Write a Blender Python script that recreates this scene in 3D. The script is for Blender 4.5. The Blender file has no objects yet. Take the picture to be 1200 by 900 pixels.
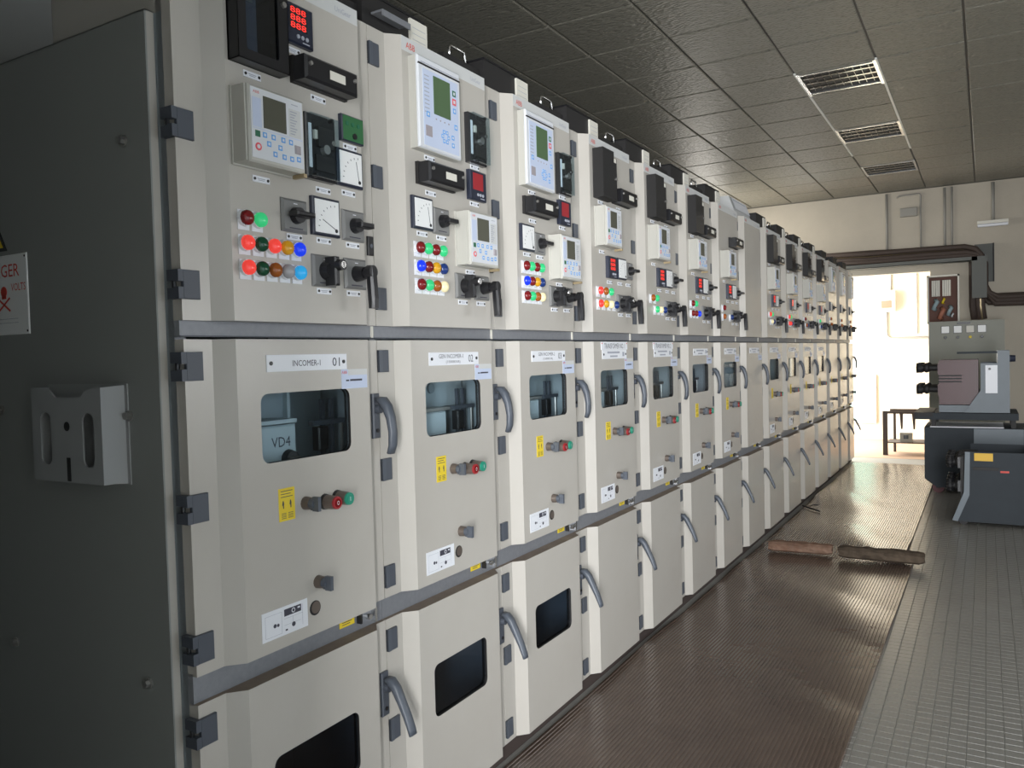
import bpy, math, random
from mathutils import Matrix, Vector
random.seed(7)
scene = bpy.context.scene
col = scene.collection

# ------------------------------------------------------------------ camera
F_PX, YAW, PITCH, ROLL = 940.8, 0.534346, 0.033573, -0.026816
CAM = Vector((1.5105, 0.0, 1.4669))
cy, sy, cp, sp = math.cos(YAW), math.sin(YAW), math.cos(PITCH), math.sin(PITCH)
fwd = Vector((-sy*cp, cy*cp, -sp)); right = Vector((cy, sy, 0)); up = right.cross(fwd)
cr, sr = math.cos(ROLL), math.sin(ROLL)
r_ = cr*right + sr*up; u_ = -sr*right + cr*up
cam = bpy.data.cameras.new('camera'); cam_o = bpy.data.objects.new('camera', cam); col.objects.link(cam_o)
m = Matrix((r_, u_, -fwd)).transposed().to_4x4(); m.translation = CAM
cam_o.matrix_world = m
cam.sensor_fit = 'HORIZONTAL'; cam.sensor_width = 36.0; cam.lens = F_PX/1200*36.0
cam.clip_start = 0.05; cam.clip_end = 100
scene.camera = cam_o
# ------------------------------------------------------------------ world, lights, exposure
scene.view_settings.view_transform = 'Standard'
scene.view_settings.look = 'None'
scene.view_settings.gamma = 1.0
scene.view_settings.use_curve_mapping = False
scene.view_settings.exposure = 0.0
world = bpy.data.worlds.new('sky'); scene.world = world
world.use_nodes = True
world.node_tree.nodes['Background'].inputs[0].default_value = (0.80, 0.90, 1.0, 1)
world.node_tree.nodes['Background'].inputs[1].default_value = 1.0

def area(name, loc, direction, sx, sy_, power, color):
    l = bpy.data.lights.new(name, 'AREA'); l.shape = 'RECTANGLE'; l.size = sx; l.size_y = sy_
    l.energy = power; l.color = color
    o = bpy.data.objects.new(name, l); col.objects.link(o); o.location = loc
    o.rotation_euler = Vector(direction).to_track_quat('-Z', 'Y').to_euler()
    return o
# daylight entering by the open shutter door and the two windows of the right-hand wall
area('daylight_shutter_door', (4.28, 1.50, 1.2), (-1, 0, -0.05), 2.1, 2.3, 22, (0.80, 0.90, 1.0))
area('daylight_window_near', (4.28, 4.6, 1.75), (-1, 0, -0.15), 1.5, 1.1, 34, (0.99, 0.98, 0.97))
area('daylight_window_far', (4.28, 7.9, 1.75), (-1, 0, -0.15), 1.5, 1.1, 20, (0.99, 0.98, 0.97))
# daylight through the entrance of the lobby behind the photographer
area('daylight_entrance', (2.50, -2.55, 1.4), (0, 1, 0), 1.2, 2.6, 520, (0.97, 0.98, 1.0))
# daylight from the high windows of the left-hand wall, above and behind the row
area('daylight_high_window', (-1.72, 10.55, 2.85), (1, 0, -.15), 1.4, .6, 30, (1.0, 0.95, 0.86))
# daylight in the space behind the far doorway, entering from its open left end
area('daylight_passage', (-1.1, 12.95, 1.5), (1, 0.02, -0.1), 2.0, 2.6, 290, (1.0, 0.985, 0.95))

# ------------------------------------------------------------------ materials
MATS = {}
def mat(name, base=(.5,.5,.5), rough=.5, metal=0.0, noise=None, bump=None, emit=None, spec=None, coat=0.0):
    """noise=(scale, amount, tint2) mixes a second colour by procedural noise; bump=(scale,strength)."""
    if name in MATS: return MATS[name]
    mt = bpy.data.materials.new(name); mt.use_nodes = True
    nt = mt.node_tree; b = nt.nodes['Principled BSDF']
    b.inputs['Base Color'].default_value = (*base, 1); b.inputs['Roughness'].default_value = rough
    b.inputs['Metallic'].default_value = metal
    if spec is not None: b.inputs['Specular IOR Level'].default_value = spec
    if coat: b.inputs['Coat Weight'].default_value = coat
    if emit:
        b.inputs['Emission Color'].default_value = (*emit[0], 1); b.inputs['Emission Strength'].default_value = emit[1]
    if noise or bump:
        tc = nt.nodes.new('ShaderNodeTexCoord')
    if noise:
        n = nt.nodes.new('ShaderNodeTexNoise'); n.inputs['Scale'].default_value = noise[0]
        n.inputs['Detail'].default_value = 6; n.inputs['Roughness'].default_value = .65
        nt.links.new(tc.outputs['Object'], n.inputs['Vector'])
        rmp = nt.nodes.new('ShaderNodeValToRGB')
        rmp.color_ramp.elements[0].position = .35; rmp.color_ramp.elements[1].position = .7
        rmp.color_ramp.elements[0].color = (*base, 1)
        c2 = noise[2]; a = noise[1]
        rmp.color_ramp.elements[1].color = tuple(base[i]*(1-a)+c2[i]*a for i in range(3))+(1,)
        nt.links.new(n.outputs['Fac'], rmp.inputs['Fac'])
        nt.links.new(rmp.outputs['Color'], b.inputs['Base Color'])
    if bump:
        n2 = nt.nodes.new('ShaderNodeTexNoise'); n2.inputs['Scale'].default_value = bump[0]
        n2.inputs['Detail'].default_value = 4
        nt.links.new(tc.outputs['Object'], n2.inputs['Vector'])
        bp = nt.nodes.new('ShaderNodeBump'); bp.inputs['Strength'].default_value = bump[1]
        bp.inputs['Distance'].default_value = .01
        nt.links.new(n2.outputs['Fac'], bp.inputs['Height']); nt.links.new(bp.outputs['Normal'], b.inputs['Normal'])
    MATS[name] = mt
    return mt
def glass_mat(name, tint, refl_rough, alpha):
    mt = bpy.data.materials.new(name); mt.use_nodes = True; nt = mt.node_tree
    nt.nodes.clear()
    out = nt.nodes.new('ShaderNodeOutputMaterial'); mix = nt.nodes.new('ShaderNodeMixShader')
    tr = nt.nodes.new('ShaderNodeBsdfTransparent'); tr.inputs[0].default_value = (*tint, 1)
    gl = nt.nodes.new('ShaderNodeBsdfGlossy'); gl.inputs['Roughness'].default_value = refl_rough
    lw = nt.nodes.new('ShaderNodeLayerWeight'); lw.inputs['Blend'].default_value = .5
    pw = nt.nodes.new('ShaderNodeMath'); pw.operation = 'POWER'; pw.inputs[1].default_value = 4.0
    fr = nt.nodes.new('ShaderNodeMath'); fr.operation = 'MULTIPLY_ADD'; fr.inputs[1].default_value = .6; fr.inputs[2].default_value = alpha
    nt.links.new(lw.outputs['Facing'], pw.inputs[0]); nt.links.new(pw.outputs[0], fr.inputs[0])
    nt.links.new(fr.outputs[0], mix.inputs[0]); nt.links.new(tr.outputs[0], mix.inputs[1])
    nt.links.new(gl.outputs[0], mix.inputs[2]); nt.links.new(mix.outputs[0], out.inputs[0])
    MATS[name] = mt
mat('paint', (.50,.475,.43), .27, noise=(3.0,.25,(.42,.38,.33)), bump=(400,.03))
mat('header', (.60,.61,.60), .4)
mat('paint_dusty', (.24,.19,.15), .85, noise=(12,.6,(.34,.28,.22)))
mat('paint_shaded', (.27,.28,.265), .5, bump=(300,.08))  # door paint darkened for the end cover, its shade put into the colour
mat('galv', (.27,.28,.30), .5, metal=.4, noise=(60,.5,(.20,.21,.235)))
mat('plinth', (.05,.035,.03), .8)
mat('inner', (.36,.41,.44), .6)
mat('inner_light', (.55,.62,.65), .5)
mat('slate', (.075,.085,.105), .45)
mat('slate_light', (.085,.098,.12), .4)
mat('black', (.012,.012,.014), .35)
mat('black_matte', (.016,.015,.015), .6)
mat('smoke', (.03,.03,.032), .12)
mat('navy', (.02,.025,.045), .35)
mat('white', (.80,.82,.86), .4)
mat('white_face', (.86,.87,.86), .4)
mat('cream', (.70,.68,.60), .5)
mat('relay_case', (.52,.51,.46), .45)
mat('relay_face', (.68,.70,.73), .4)
mat('relay_blue', (.55,.62,.78), .4)
mat('key_blue', (.12,.36,.75), .5)
mat('key_red', (.75,.10,.12), .5)
mat('key_green', (.02,.14,.07), .5)
mat('key_grey', (.35,.32,.34), .5)
mat('lcd', (.10,.10,.075), .25)
mat('lcd_green', (.09,.15,.075), .25)
mat('switch_grey', (.20,.20,.195), .5)
mat('chrome', (.75,.75,.74), .25, metal=1.0)
mat('steel', (.40,.39,.37), .4, metal=.8)
mat('brass', (.45,.36,.22), .4, metal=.7)
mat('yellow', (.80,.60,.03), .5)
mat('red_print', (.65,.06,.04), .5)
mat('dark_print', (.05,.05,.07), .6)
mat('grey_print', (.38,.40,.46), .6)
mat('button_red', (.35,.02,.025), .35)
mat('button_green', (.02,.26,.17), .35)
mat('button_body', (.16,.13,.11), .4, metal=.4)
mat('green_unit', (.03,.14,.05), .4)
mat('led_digits', (.3,.02,.02), .5, emit=((1.0,.03,.02), 1.6))
mat('led_dim', (.18,.015,.02), .4, emit=((.6,.02,.03), .25))
glass_mat('glass', (.88,.93,.95), .02, .04)
glass_mat('glass_dark', (.50,.55,.60), .03, .05)
LAMP = {'R':((.45,.03,.03),((1,.07,.05),.62)), 'r':((.20,.012,.014),None), 'G':((.02,.35,.13),((.06,.80,.28),.42)),
        'g':((.008,.075,.035),None), 'Y':((.62,.32,.015),((.8,.35,.01),.12)), 'B':((.008,.02,.42),((.01,.06,1),.60)),
        'b':((.015,.04,.18),None), 'C':((.02,.25,.5),((.03,.45,.95),.45)), 'W':((.75,.68,.42),((1,.85,.5),.30)),
        'w':((.40,.40,.42),None), 'o':((.36,.10,.015),None)}
for k,(c,e) in LAMP.items(): mat('lens_'+k, c, .18, emit=e)

# ------------------------------------------------------------------ mesh helpers
class MB:
    def __init__(s): s.v=[]; s.f=[]; s.fm=[]; s.mats=[]
    def mi(s,name):
        if name not in s.mats: s.mats.append(name)
        return s.mats.index(name)
    def face(s, pts, mt):
        n=len(s.v); s.v += [tuple(p) for p in pts]; s.f.append(tuple(range(n,n+len(pts)))); s.fm.append(s.mi(mt))
    def poly(s, verts, faces, mt):
        n=len(s.v); s.v += [tuple(p) for p in verts]; i=s.mi(mt)
        for f in faces: s.f.append(tuple(n+k for k in f)); s.fm.append(i)
    def box(s, x0,x1,y0,y1,z0,z1, mt):
        v=[(x0,y0,z0),(x1,y0,z0),(x1,y1,z0),(x0,y1,z0),(x0,y0,z1),(x1,y0,z1),(x1,y1,z1),(x0,y1,z1)]
        s.poly(v,[(0,3,2,1),(4,5,6,7),(0,1,5,4),(1,2,6,5),(2,3,7,6),(3,0,4,7)],mt); return s
    def cbox(s, x0,x1,y0,y1,z0,z1,c, mt, front=None):
        """box whose +X rim is chamfered by c"""
        xa=x1-c
        v=[(x0,y0,z0),(x0,y1,z0),(x0,y1,z1),(x0,y0,z1),(xa,y0,z0),(xa,y1,z0),(xa,y1,z1),(xa,y0,z1),
           (x1,y0+c,z0+c),(x1,y1-c,z0+c),(x1,y1-c,z1-c),(x1,y0+c,z1-c)]
        f=[(3,2,1,0)]
        for k in range(4):
            j=(k+1)%4; f.append((k,j,4+j,4+k)); f.append((4+k,4+j,8+j,8+k))
        s.poly(v,f,mt); s.poly(v[8:],[(0,1,2,3)],front or mt); return s
    def cyl(s, c, axis, r0, r1, l, mt, n=16, cap=None):
        """frustum starting at c along axis vector"""
        a=Vector(axis).normalized(); t=Vector((0,0,1)) if abs(a.z)<.9 else Vector((1,0,0))
        p=a.cross(t).normalized(); q=a.cross(p); c=Vector(c); d=c+a*l
        v=[];
        for k in range(n):
            th=2*math.pi*k/n; w=p*math.cos(th)+q*math.sin(th); v += [c+w*r0, d+w*r1]
        f=[(2*k,2*((k+1)%n),2*((k+1)%n)+1,2*k+1) for k in range(n)]
        s.poly(v,f,mt)
        s.poly([v[2*k] for k in range(n)],[tuple(range(n))][::-1],cap or mt)
        s.poly([v[2*k+1] for k in range(n)],[tuple(range(n))],cap or mt); return s
    def dome(s, c, r, h, mt, n=16, k=4):
        """half-ellipsoid bulging to +X"""
        v=[]; f=[]
        for i in range(k):
            t=math.pi/2*i/k
            for j in range(n):
                a=2*math.pi*j/n; v.append((c[0]+h*math.sin(t), c[1]+r*math.cos(t)*math.cos(a), c[2]+r*math.cos(t)*math.sin(a)))
        v.append((c[0]+h,c[1],c[2]))
        for i in range(k-1):
            for j in range(n): f.append((i*n+j,i*n+(j+1)%n,(i+1)*n+(j+1)%n,(i+1)*n+j))
        for j in range(n): f.append(((k-1)*n+j,(k-1)*n+(j+1)%n,k*n))
        s.poly(v,f,mt); return s
    def tube(s, path, r, mt, n=8, closed=False):
        path=[Vector(p) for p in path]; v=[]; f=[]; prev=None
        for i,p in enumerate(path):
            a=path[min(i+1,len(path)-1)]-path[max(i-1,0)]; a.normalize()
            if prev is None:
                t=Vector((0,0,1)) if abs(a.z)<.9 else Vector((1,0,0)); q=a.cross(t).normalized()
            else: q=(prev-a*prev.dot(a)).normalized()
            prev=q; w=a.cross(q); rr=r[i] if isinstance(r,(list,tuple)) else r
            for k in range(n):
                th=2*math.pi*k/n; v.append(p+(q*math.cos(th)+w*math.sin(th))*rr)
        for i in range(len(path)-1):
            for k in range(n): f.append((i*n+k,i*n+(k+1)%n,(i+1)*n+(k+1)%n,(i+1)*n+k))
        f.append(tuple(range(n))[::-1]); f.append(tuple((len(path)-1)*n+k for k in range(n)))
        s.poly(v,f,mt); return s
    def strip(s, path, wy, mt):
        """bar along a path in the XZ plane; path items (x,z,thickness); width wy in Y"""
        v=[]; f=[]
        for i,(x,z,t) in enumerate(path):
            x0,z0,_=path[max(i-1,0)]; x1,z1,_=path[min(i+1,len(path)-1)]
            dx,dz=x1-x0,z1-z0; L=math.hypot(dx,dz); nx,nz=-dz/L,dx/L
            for (sg,sy2) in ((1,-.6),(1,.6),(.45,1),(-.45,1),(-1,.6),(-1,-.6),(-.45,-1),(.45,-1)):
                v.append((x+nx*t*.5*sg, wy*.5*sy2, z+nz*t*.5*sg))
        n=8
        for i in range(len(path)-1):
            for k in range(n): f.append((i*n+k,i*n+(k+1)%n,(i+1)*n+(k+1)%n,(i+1)*n+k))
        f.append(tuple(range(n))[::-1]); f.append(tuple((len(path)-1)*n+k for k in range(n)))
        s.poly(v,f,mt); return s
    def prism(s, pts, x0, x1, mt, front=None):
        """polygon pts (y,z), counter-clockwise seen from +X, extruded x0..x1"""
        n=len(pts); v=[(x0,y,z) for y,z in pts]+[(x1,y,z) for y,z in pts]
        s.poly(v,[(k,(k+1)%n,n+(k+1)%n,n+k) for k in range(n)]+[tuple(range(n))[::-1]],mt)
        s.poly(v[n:],[tuple(range(n))],front or mt); return s
    def holed(s, outer, hole, rad, x, depth, mt, edge=None, k=4):
        """plate outer=(y0,y1,z0,z1) at x with a rounded hole; hole wall goes back by depth. returns hole loop"""
        y0,y1,z0,z1=outer; a0,a1,b0,b1=hole; inn=[]; out=[]
        for (cx,cz,t0,ox,oz) in ((a1-rad,b1-rad,0,y1,z1),(a0+rad,b1-rad,90,y0,z1),(a0+rad,b0+rad,180,y0,z0),(a1-rad,b0+rad,270,y1,z0)):
            for i in range(k+1):
                t=math.radians(t0+90*i/k); p=(cx+rad*math.cos(t), cz+rad*math.sin(t)); inn.append(p)
                first = i<k/2; mid = i==k/2
                vert = (t0 in (0,180))  # first half of the arc lies on the vertical side for 0/180
                if mid: out.append((ox,oz))
                elif first==vert: out.append((ox,p[1]))
                else: out.append((p[0],oz))
        n=len(inn)
        v=[(x,*p) for p in inn]+[(x,*p) for p in out]+[(x-depth,*p) for p in inn]
        s.poly(v,[(k2,n+k2,n+(k2+1)%n,(k2+1)%n) for k2 in range(n)],mt)
        s.poly(v,[(k2,(k2+1)%n,2*n+(k2+1)%n,2*n+k2) for k2 in range(n)],edge or mt)
        return inn
    def grid(s, nx, ny, fn, mt):
        v=[fn(i,j) for j in range(ny+1) for i in range(nx+1)]
        s.poly(v,[(j*(nx+1)+i,j*(nx+1)+i+1,(j+1)*(nx+1)+i+1,(j+1)*(nx+1)+i) for j in range(ny) for i in range(nx)],mt); return s
    def xf(s, fn): s.v=[tuple(fn(Vector(p))) for p in s.v]; return s
    def add(s, o, off=(0,0,0)):
        n=len(s.v); s.v += [tuple(Vector(p)+Vector(off)) for p in o.v]
        for f,mi in zip(o.f,o.fm): s.f.append(tuple(n+k for k in f)); s.fm.append(s.mi(o.mats[mi]))
        return s
    def mesh(s, name, smooth=False):
        me=bpy.data.meshes.new(name); me.from_pydata(s.v,[],s.f)
        for mn in s.mats: me.materials.append(MATS[mn])
        me.polygons.foreach_set('material_index', s.fm)
        if smooth: me.polygons.foreach_set('use_smooth',[len(f)<=4 for f in s.f])
        me.update(); return me
CACHE={}
def cached(key, fn, smooth=False):
    if key not in CACHE: CACHE[key]=fn().mesh(key if isinstance(key,str) else key[0], smooth)
    return CACHE[key]
def ob(name, me, parent=None, loc=(0,0,0), rot=(0,0,0), **kw):
    o=bpy.data.objects.new(name, me); col.objects.link(o); o.location=loc; o.rotation_euler=rot
    if parent: o.parent=parent
    for k,v in kw.items(): o[k]=v
    return o
def thing(name, label, cat, loc=(0,0,0), rot=(0,0,0), group=None):
    o=bpy.data.objects.new(name,None); col.objects.link(o); o.location=loc; o.rotation_euler=rot
    o.empty_display_size=.1; o['label']=label; o['category']=cat
    if group: o['group']=group
    return o

# ------------------------------------------------------------------ lettering (built-in font, turned into meshes)
TEXTS=['INCOMER-1','GEN INCOMER-1','GEN INCOMER-2','(1500KVA)','01','02','03','TRANSFORMER NO. 1','TRANSFORMER NO. 2','ABB','UniGear','VD4','DANGER','VOLTS','888','I','O']
TXT={}
def _prep():
    tmp=[]
    for t in TEXTS:
        c=bpy.data.curves.new('lettering','FONT'); c.body=t; c.align_x='CENTER'; c.align_y='CENTER'; c.size=1; c.resolution_u=2
        o=bpy.data.objects.new('lettering',c); col.objects.link(o); tmp.append((t,o))
    dg=bpy.context.evaluated_depsgraph_get()
    for t,o in tmp:
        me=bpy.data.meshes.new_from_object(o.evaluated_get(dg))
        vs=[tuple(v.co) for v in me.vertices]; fs=[tuple(p.vertices) for p in me.polygons]
        xs=[v[0] for v in vs]; ys=[v[1] for v in vs]
        cx=(min(xs)+max(xs))/2; cz=(min(ys)+max(ys))/2
        w=max(xs)-min(xs); h=max(ys)-min(ys)
        TXT[t]=([((v[0]-cx)/w,(v[1]-cz)/h) for v in vs],fs)
        bpy.data.meshes.remove(me)
    for t,o in tmp:
        c=o.data; bpy.data.objects.remove(o); bpy.data.curves.remove(c)
_prep()
def lettering(mb, t, x, y, z, w, h, mt):
    """flat letters on a face looking to +X, centred at (y,z), fitted to w by h"""
    vs,fs=TXT[t]; mb.poly([(x, y+a*w, z+b*h) for a,b in vs], fs, mt)

# ------------------------------------------------------------------ the room
ZC=3.459; YW=11.6; XL=-1.75; XR=4.3; YN=.25
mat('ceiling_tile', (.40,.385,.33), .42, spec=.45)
def _tile_bump():
    nt=MATS['ceiling_tile'].node_tree; b=nt.nodes['Principled BSDF']
    tc=nt.nodes.new('ShaderNodeTexCoord'); mp=nt.nodes.new('ShaderNodeMapping'); mp.inputs['Rotation'].default_value=(0,0,.6)
    mp.inputs['Scale'].default_value=(1,2.6,1)
    vo=nt.nodes.new('ShaderNodeTexVoronoi'); vo.inputs['Scale'].default_value=28
    nt.links.new(tc.outputs['Object'],mp.inputs[0]); nt.links.new(mp.outputs[0],vo.inputs['Vector'])
    bp=nt.nodes.new('ShaderNodeBump'); bp.inputs['Strength'].default_value=.7; bp.inputs['Distance'].default_value=.008
    nt.links.new(vo.outputs['Distance'],bp.inputs['Height']); nt.links.new(bp.outputs[0],b.inputs['Normal'])
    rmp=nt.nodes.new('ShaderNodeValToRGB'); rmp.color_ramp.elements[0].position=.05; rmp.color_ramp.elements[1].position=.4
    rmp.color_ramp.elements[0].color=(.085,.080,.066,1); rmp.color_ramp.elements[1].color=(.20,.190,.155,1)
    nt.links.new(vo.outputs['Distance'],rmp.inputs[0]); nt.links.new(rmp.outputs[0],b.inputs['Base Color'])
_tile_bump()
mat('tbar', (.10,.095,.085), .5)
mat('tbar_white', (.75,.75,.70), .4)
mat('wall', (.50,.455,.375), .85, noise=(1.3,.6,(.40,.36,.30)), bump=(40,.15))
mat('wall_grey', (.33,.34,.33), .85, noise=(1.5,.4,(.27,.28,.27)))
mat('wall_cream', (.72,.66,.54), .85, noise=(2.0,.35,(.62,.56,.45)))
mat('grout', (.27,.265,.245), .6)
mat('floor_tile', (.215,.21,.19), .30, noise=(5,.5,(.16,.15,.135)), bump=(60,.06))
mat('threshold', (.45,.30,.20), .8, noise=(6,.5,(.36,.24,.17)))
mat('mat_rubber', (.088,.062,.049), .22, spec=.75, noise=(2.2,.7,(.13,.093,.07)), bump=(3,.35))

fl=MB(); fl.box(XL-.2,XR+.2,-2.7,YW,-.12,-.0025,'grout'); fl.box(-3.2,3.2,YW,15.2,-.12,0,'threshold')
floor=ob('floor', fl.mesh('floor'), kind='structure')
# mosaic floor tiles: those the picture shows largest are single pieces, the rest one joined part
TX,TY,G=.060,.050,.0022
def tile_faces(w,d):
    b=MB(); c=.0012
    v=[(0,0,-.0025),(w,0,-.0025),(w,d,-.0025),(0,d,-.0025),(c,c,0),(w-c,c,0),(w-c,d-c,0),(c,d-c,0)]
    b.poly(v,[(0,1,5,4),(1,2,6,5),(2,3,7,6),(3,0,4,7),(4,5,6,7)],'floor_tile'); return b
tile_me=tile_faces(TX-G,TY-G).mesh('floor_tile')
cands=[]; rest=MB()
nx0=int((1.02)/TX); 
for i in range(nx0, int(3.2/TX)):
    for j in range(int(1.0/TY), int(11.55/TY)):
        x=i*TX; y=j*TY
        p=Vector((x+TX/2,y+TY/2,0))-CAM; dz=p.dot(fwd)
        vis=False
        if dz>.3:
            px=600+F_PX*p.dot(r_)/dz; py=450-F_PX*p.dot(u_)/dz
            vis = -20<px<1215 and py<915
        cands.append((dz if vis else 50+abs(y),x,y))
cands.sort()
for k,(dz,x,y) in enumerate(cands):
    if k<300: ob('floor_tile', tile_me, floor, (x,y,0))
    else: rest.add(tile_faces(TX-G,TY-G),(x,y,0))
ob('floor_tile_field', rest.mesh('floor_tile_field'), floor, kind='stuff', label='small grey mosaic tiles of the aisle floor')

# ceiling: lay-in tiles in a bar grid
PX,PYc=.54,.587; X0=.324-PX*5; Y0c=6.147-PYc*16
cl=MB(); cl.box(XL-.2,XR+.2,YN-.2,YW,ZC+.014,ZC+.12,'tbar')
ceiling=ob('ceiling', cl.mesh('ceiling'), kind='structure')
def ctile():
    b=MB(); w,d=PX-.014,PYc-.014; c=.006
    v=[(0,0,.014),(w,0,.014),(w,d,.014),(0,d,.014),(0,0,.004),(w,0,.004),(w,d,.004),(0,d,.004),(c,c,0),(w-c,c,0),(w-c,d-c,0),(c,d-c,0)]
    f=[(8,11,10,9)]
    for k in range(4):
        j=(k+1)%4; f+=[(k,4+k,4+j,j),(4+k,8+k,8+j,4+j)]
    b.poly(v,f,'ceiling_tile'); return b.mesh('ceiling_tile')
ct=ctile(); LIGHT_ROWS=(16,19,22); LIGHT_COL=5
random.seed(3)
for i in range(1,13):
    for j in range(2,26):
        x=X0+i*PX; y=Y0c+j*PYc
        if i==LIGHT_COL and j in LIGHT_ROWS: continue
        if y+PYc>YW+.02 or x<XL-.6: continue
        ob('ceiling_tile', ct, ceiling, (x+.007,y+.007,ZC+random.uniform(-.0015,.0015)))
bw=MB()
for i in (LIGHT_COL,LIGHT_COL+1):
    x=X0+i*PX; bw.box(x-.008,x+.008,Y0c+16*PYc,Y0c+21*PYc,ZC-.004,ZC+.01,'tbar_white')
ob('grid_bar', bw.mesh('grid_bar'), ceiling)

w=MB(); w.box(XL-.2,XL,YN-.2,9.8,-.1,ZC+.1,'wall_grey'); w.box(XL-.2,XL,11.3,YW,-.1,ZC+.1,'wall_grey'); w.box(XL-.2,XL,9.8,11.3,-.1,2.5,'wall_grey'); w.box(XL-.2,XL,9.8,11.3,3.2,ZC+.1,'wall_grey'); ob('wall_left', w.mesh('wall_left'), kind='structure')
w=MB(); w.box(XL-.2,.95,YN-.10,YN,-.1,ZC+.1,'wall_grey'); w.box(2.7,XR+.2,YN-.10,YN,-.1,ZC+.1,'wall_grey'); w.box(.95,2.7,YN-.10,YN,2.75,ZC+.1,'wall_grey')
ob('wall_near', w.mesh('wall_near'), kind='structure')
for n,(x0,x1,z0,z1) in dict(wall_lobby_left=(-.7,-.6,-.1,2.9),wall_lobby_right=(4.2,4.3,-.1,2.9),ceiling_lobby=(-.7,4.3,2.8,2.9)).items():
    w=MB(); w.box(x0,x1,-2.6,YN-.11,z0,z1,'wall_grey'); ob(n, w.mesh(n), kind='structure')
# right wall with a shutter doorway and two windows (all outside the frame, they let the daylight in)
OPEN=[(.40,2.6,0.0,2.45),(3.8,5.4,1.15,2.35),(7.1,8.7,1.15,2.35)]
w=MB(); y=YN
for a,b,z0,z1 in OPEN:
    w.box(XR,XR+.2,y,a,-.1,ZC+.1,'wall_grey'); w.box(XR,XR+.2,a,b,z1,ZC+.1,'wall_grey')
    if z0>0: w.box(XR,XR+.2,a,b,-.1,z0,'wall_grey')
    y=b
w.box(XR,XR+.2,y,YW,-.1,ZC+.1,'wall_grey'); ob('wall_right', w.mesh('wall_right'), kind='structure')
for n,(a,b,z0,z1) in enumerate(OPEN[1:],1):
    f=MB()
    for (p,q,s,t) in ((a,b,z0,z0+.05),(a,b,z1-.05,z1),(a,a+.05,z0,z1),(b-.05,b,z0,z1),((a+b)/2-.025,(a+b)/2+.025,z0,z1)):
        f.box(XR+.05,XR+.11,p,q,s,t,'cream')
    ob('window_%d'%n, f.mesh('window_frame'), kind='structure')
# far wall with the bright doorway, and the lit space behind it
OX0,OX1,OZ=-1.0,.897,2.42
w=MB(); w.box(XL-.2,OX0,YW,YW+.12,-.1,ZC+.1,'wall'); w.box(OX0,OX1,YW,YW+.12,OZ,ZC+.1,'wall'); w.box(OX1,XR+.2,YW,YW+.12,-.1,ZC+.1,'wall')
ob('wall_far', w.mesh('wall_far'), kind='structure')
w=MB(); w.box(-3.2,3.2,14.0,14.15,-.1,3.3,'wall_cream'); w.box(-3.2,3.0,13.975,14.0,0,.10,'wall_cream'); ob('wall_passage_back', w.mesh('wall_passage_back'), kind='structure')
w=MB(); w.box(3.0,3.2,YW+.12,14.0,-.1,3.3,'wall_cream'); ob('wall_passage_right', w.mesh('wall_passage_right'), kind='structure')
w=MB(); w.box(-3.2,3.2,YW+.12,14.15,3.3,3.4,'wall_cream'); ob('ceiling_passage', w.mesh('ceiling_passage'), kind='structure')
mat('green_glass', (.42,.66,.56), .3)
w=MB(); w.box(-.75,-.05,13.94,14.0,.30,1.0,'green_glass'); w.box(-.79,-.01,13.95,14.0,.26,1.04,'cream')
ob('window_3', w.mesh('window'), kind='structure')

# ------------------------------------------------------------------ ceiling light fittings
mat('louvre', (.30,.28,.25), .18, metal=.9)
mat('housing', (.05,.05,.05), .5)
ORD=['nearest','middle','farthest']
for n,j in enumerate(LIGHT_ROWS):
    x=X0+LIGHT_COL*PX; y=Y0c+j*PYc
    t=thing('ceiling_light','unlit recessed louvre light in the ceiling, %s of three'%ORD[n],'light',(x+PX/2,y+PYc/2,ZC),group='recessed ceiling lights')
    hx,hy=PX/2-.008,PYc/2-.045
    def house():
        b=MB(); b.box(-hx,hx,-hy,hy,.085,.095,'housing')
        for (a,c,d,e) in ((-hx,-hx+.006,-hy,hy),(hx-.006,hx,-hy,hy),(-hx,hx,-hy,-hy+.006),(-hx,hx,hy-.006,hy)): b.box(a,c,d,e,.0,.09,'housing')
        return b
    def frame():
        b=MB()
        for (a,c,d,e) in ((-hx-.006,-hx+.016,-hy-.04,hy+.04),(hx-.016,hx+.006,-hy-.04,hy+.04),(-hx,hx,-hy-.006,-hy+.016),(-hx,hx,hy-.016,hy+.006)): b.box(a,c,d,e,-.006,.002,'chrome')
        for s in (-1,1): b.box(-hx,hx,min(s*hy,s*(hy+.04)),max(s*hy,s*(hy+.04)),-.002,.006,'ceiling_tile')
        return b
    ob('housing',cached('light_housing',house),t); ob('frame',cached('light_frame',frame),t)
    def longb():
        b=MB(); b.poly([(-hx+.02,-.012,0),(hx-.02,-.012,0),(hx-.02,.012,0),(-hx+.02,.012,0),(-hx+.02,0,.05),(hx-.02,0,.05)],[(0,3,2,1),(0,1,5,4),(3,4,5,2),(0,4,3),(1,2,5)],'louvre'); return b
    def crossb():
        b=MB(); b.box(-.0015,.0015,-hy+.02,hy-.02,0,.045,'louvre'); return b
    for k in range(3): ob('louvre_blade',cached('light_blade',longb),t,(0,(k-1)*hy*.5,.002))
    for k in range(9): ob('cross_blade',cached('light_cross',crossb),t,((k-4)*hx*.2,0,.003))

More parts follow.
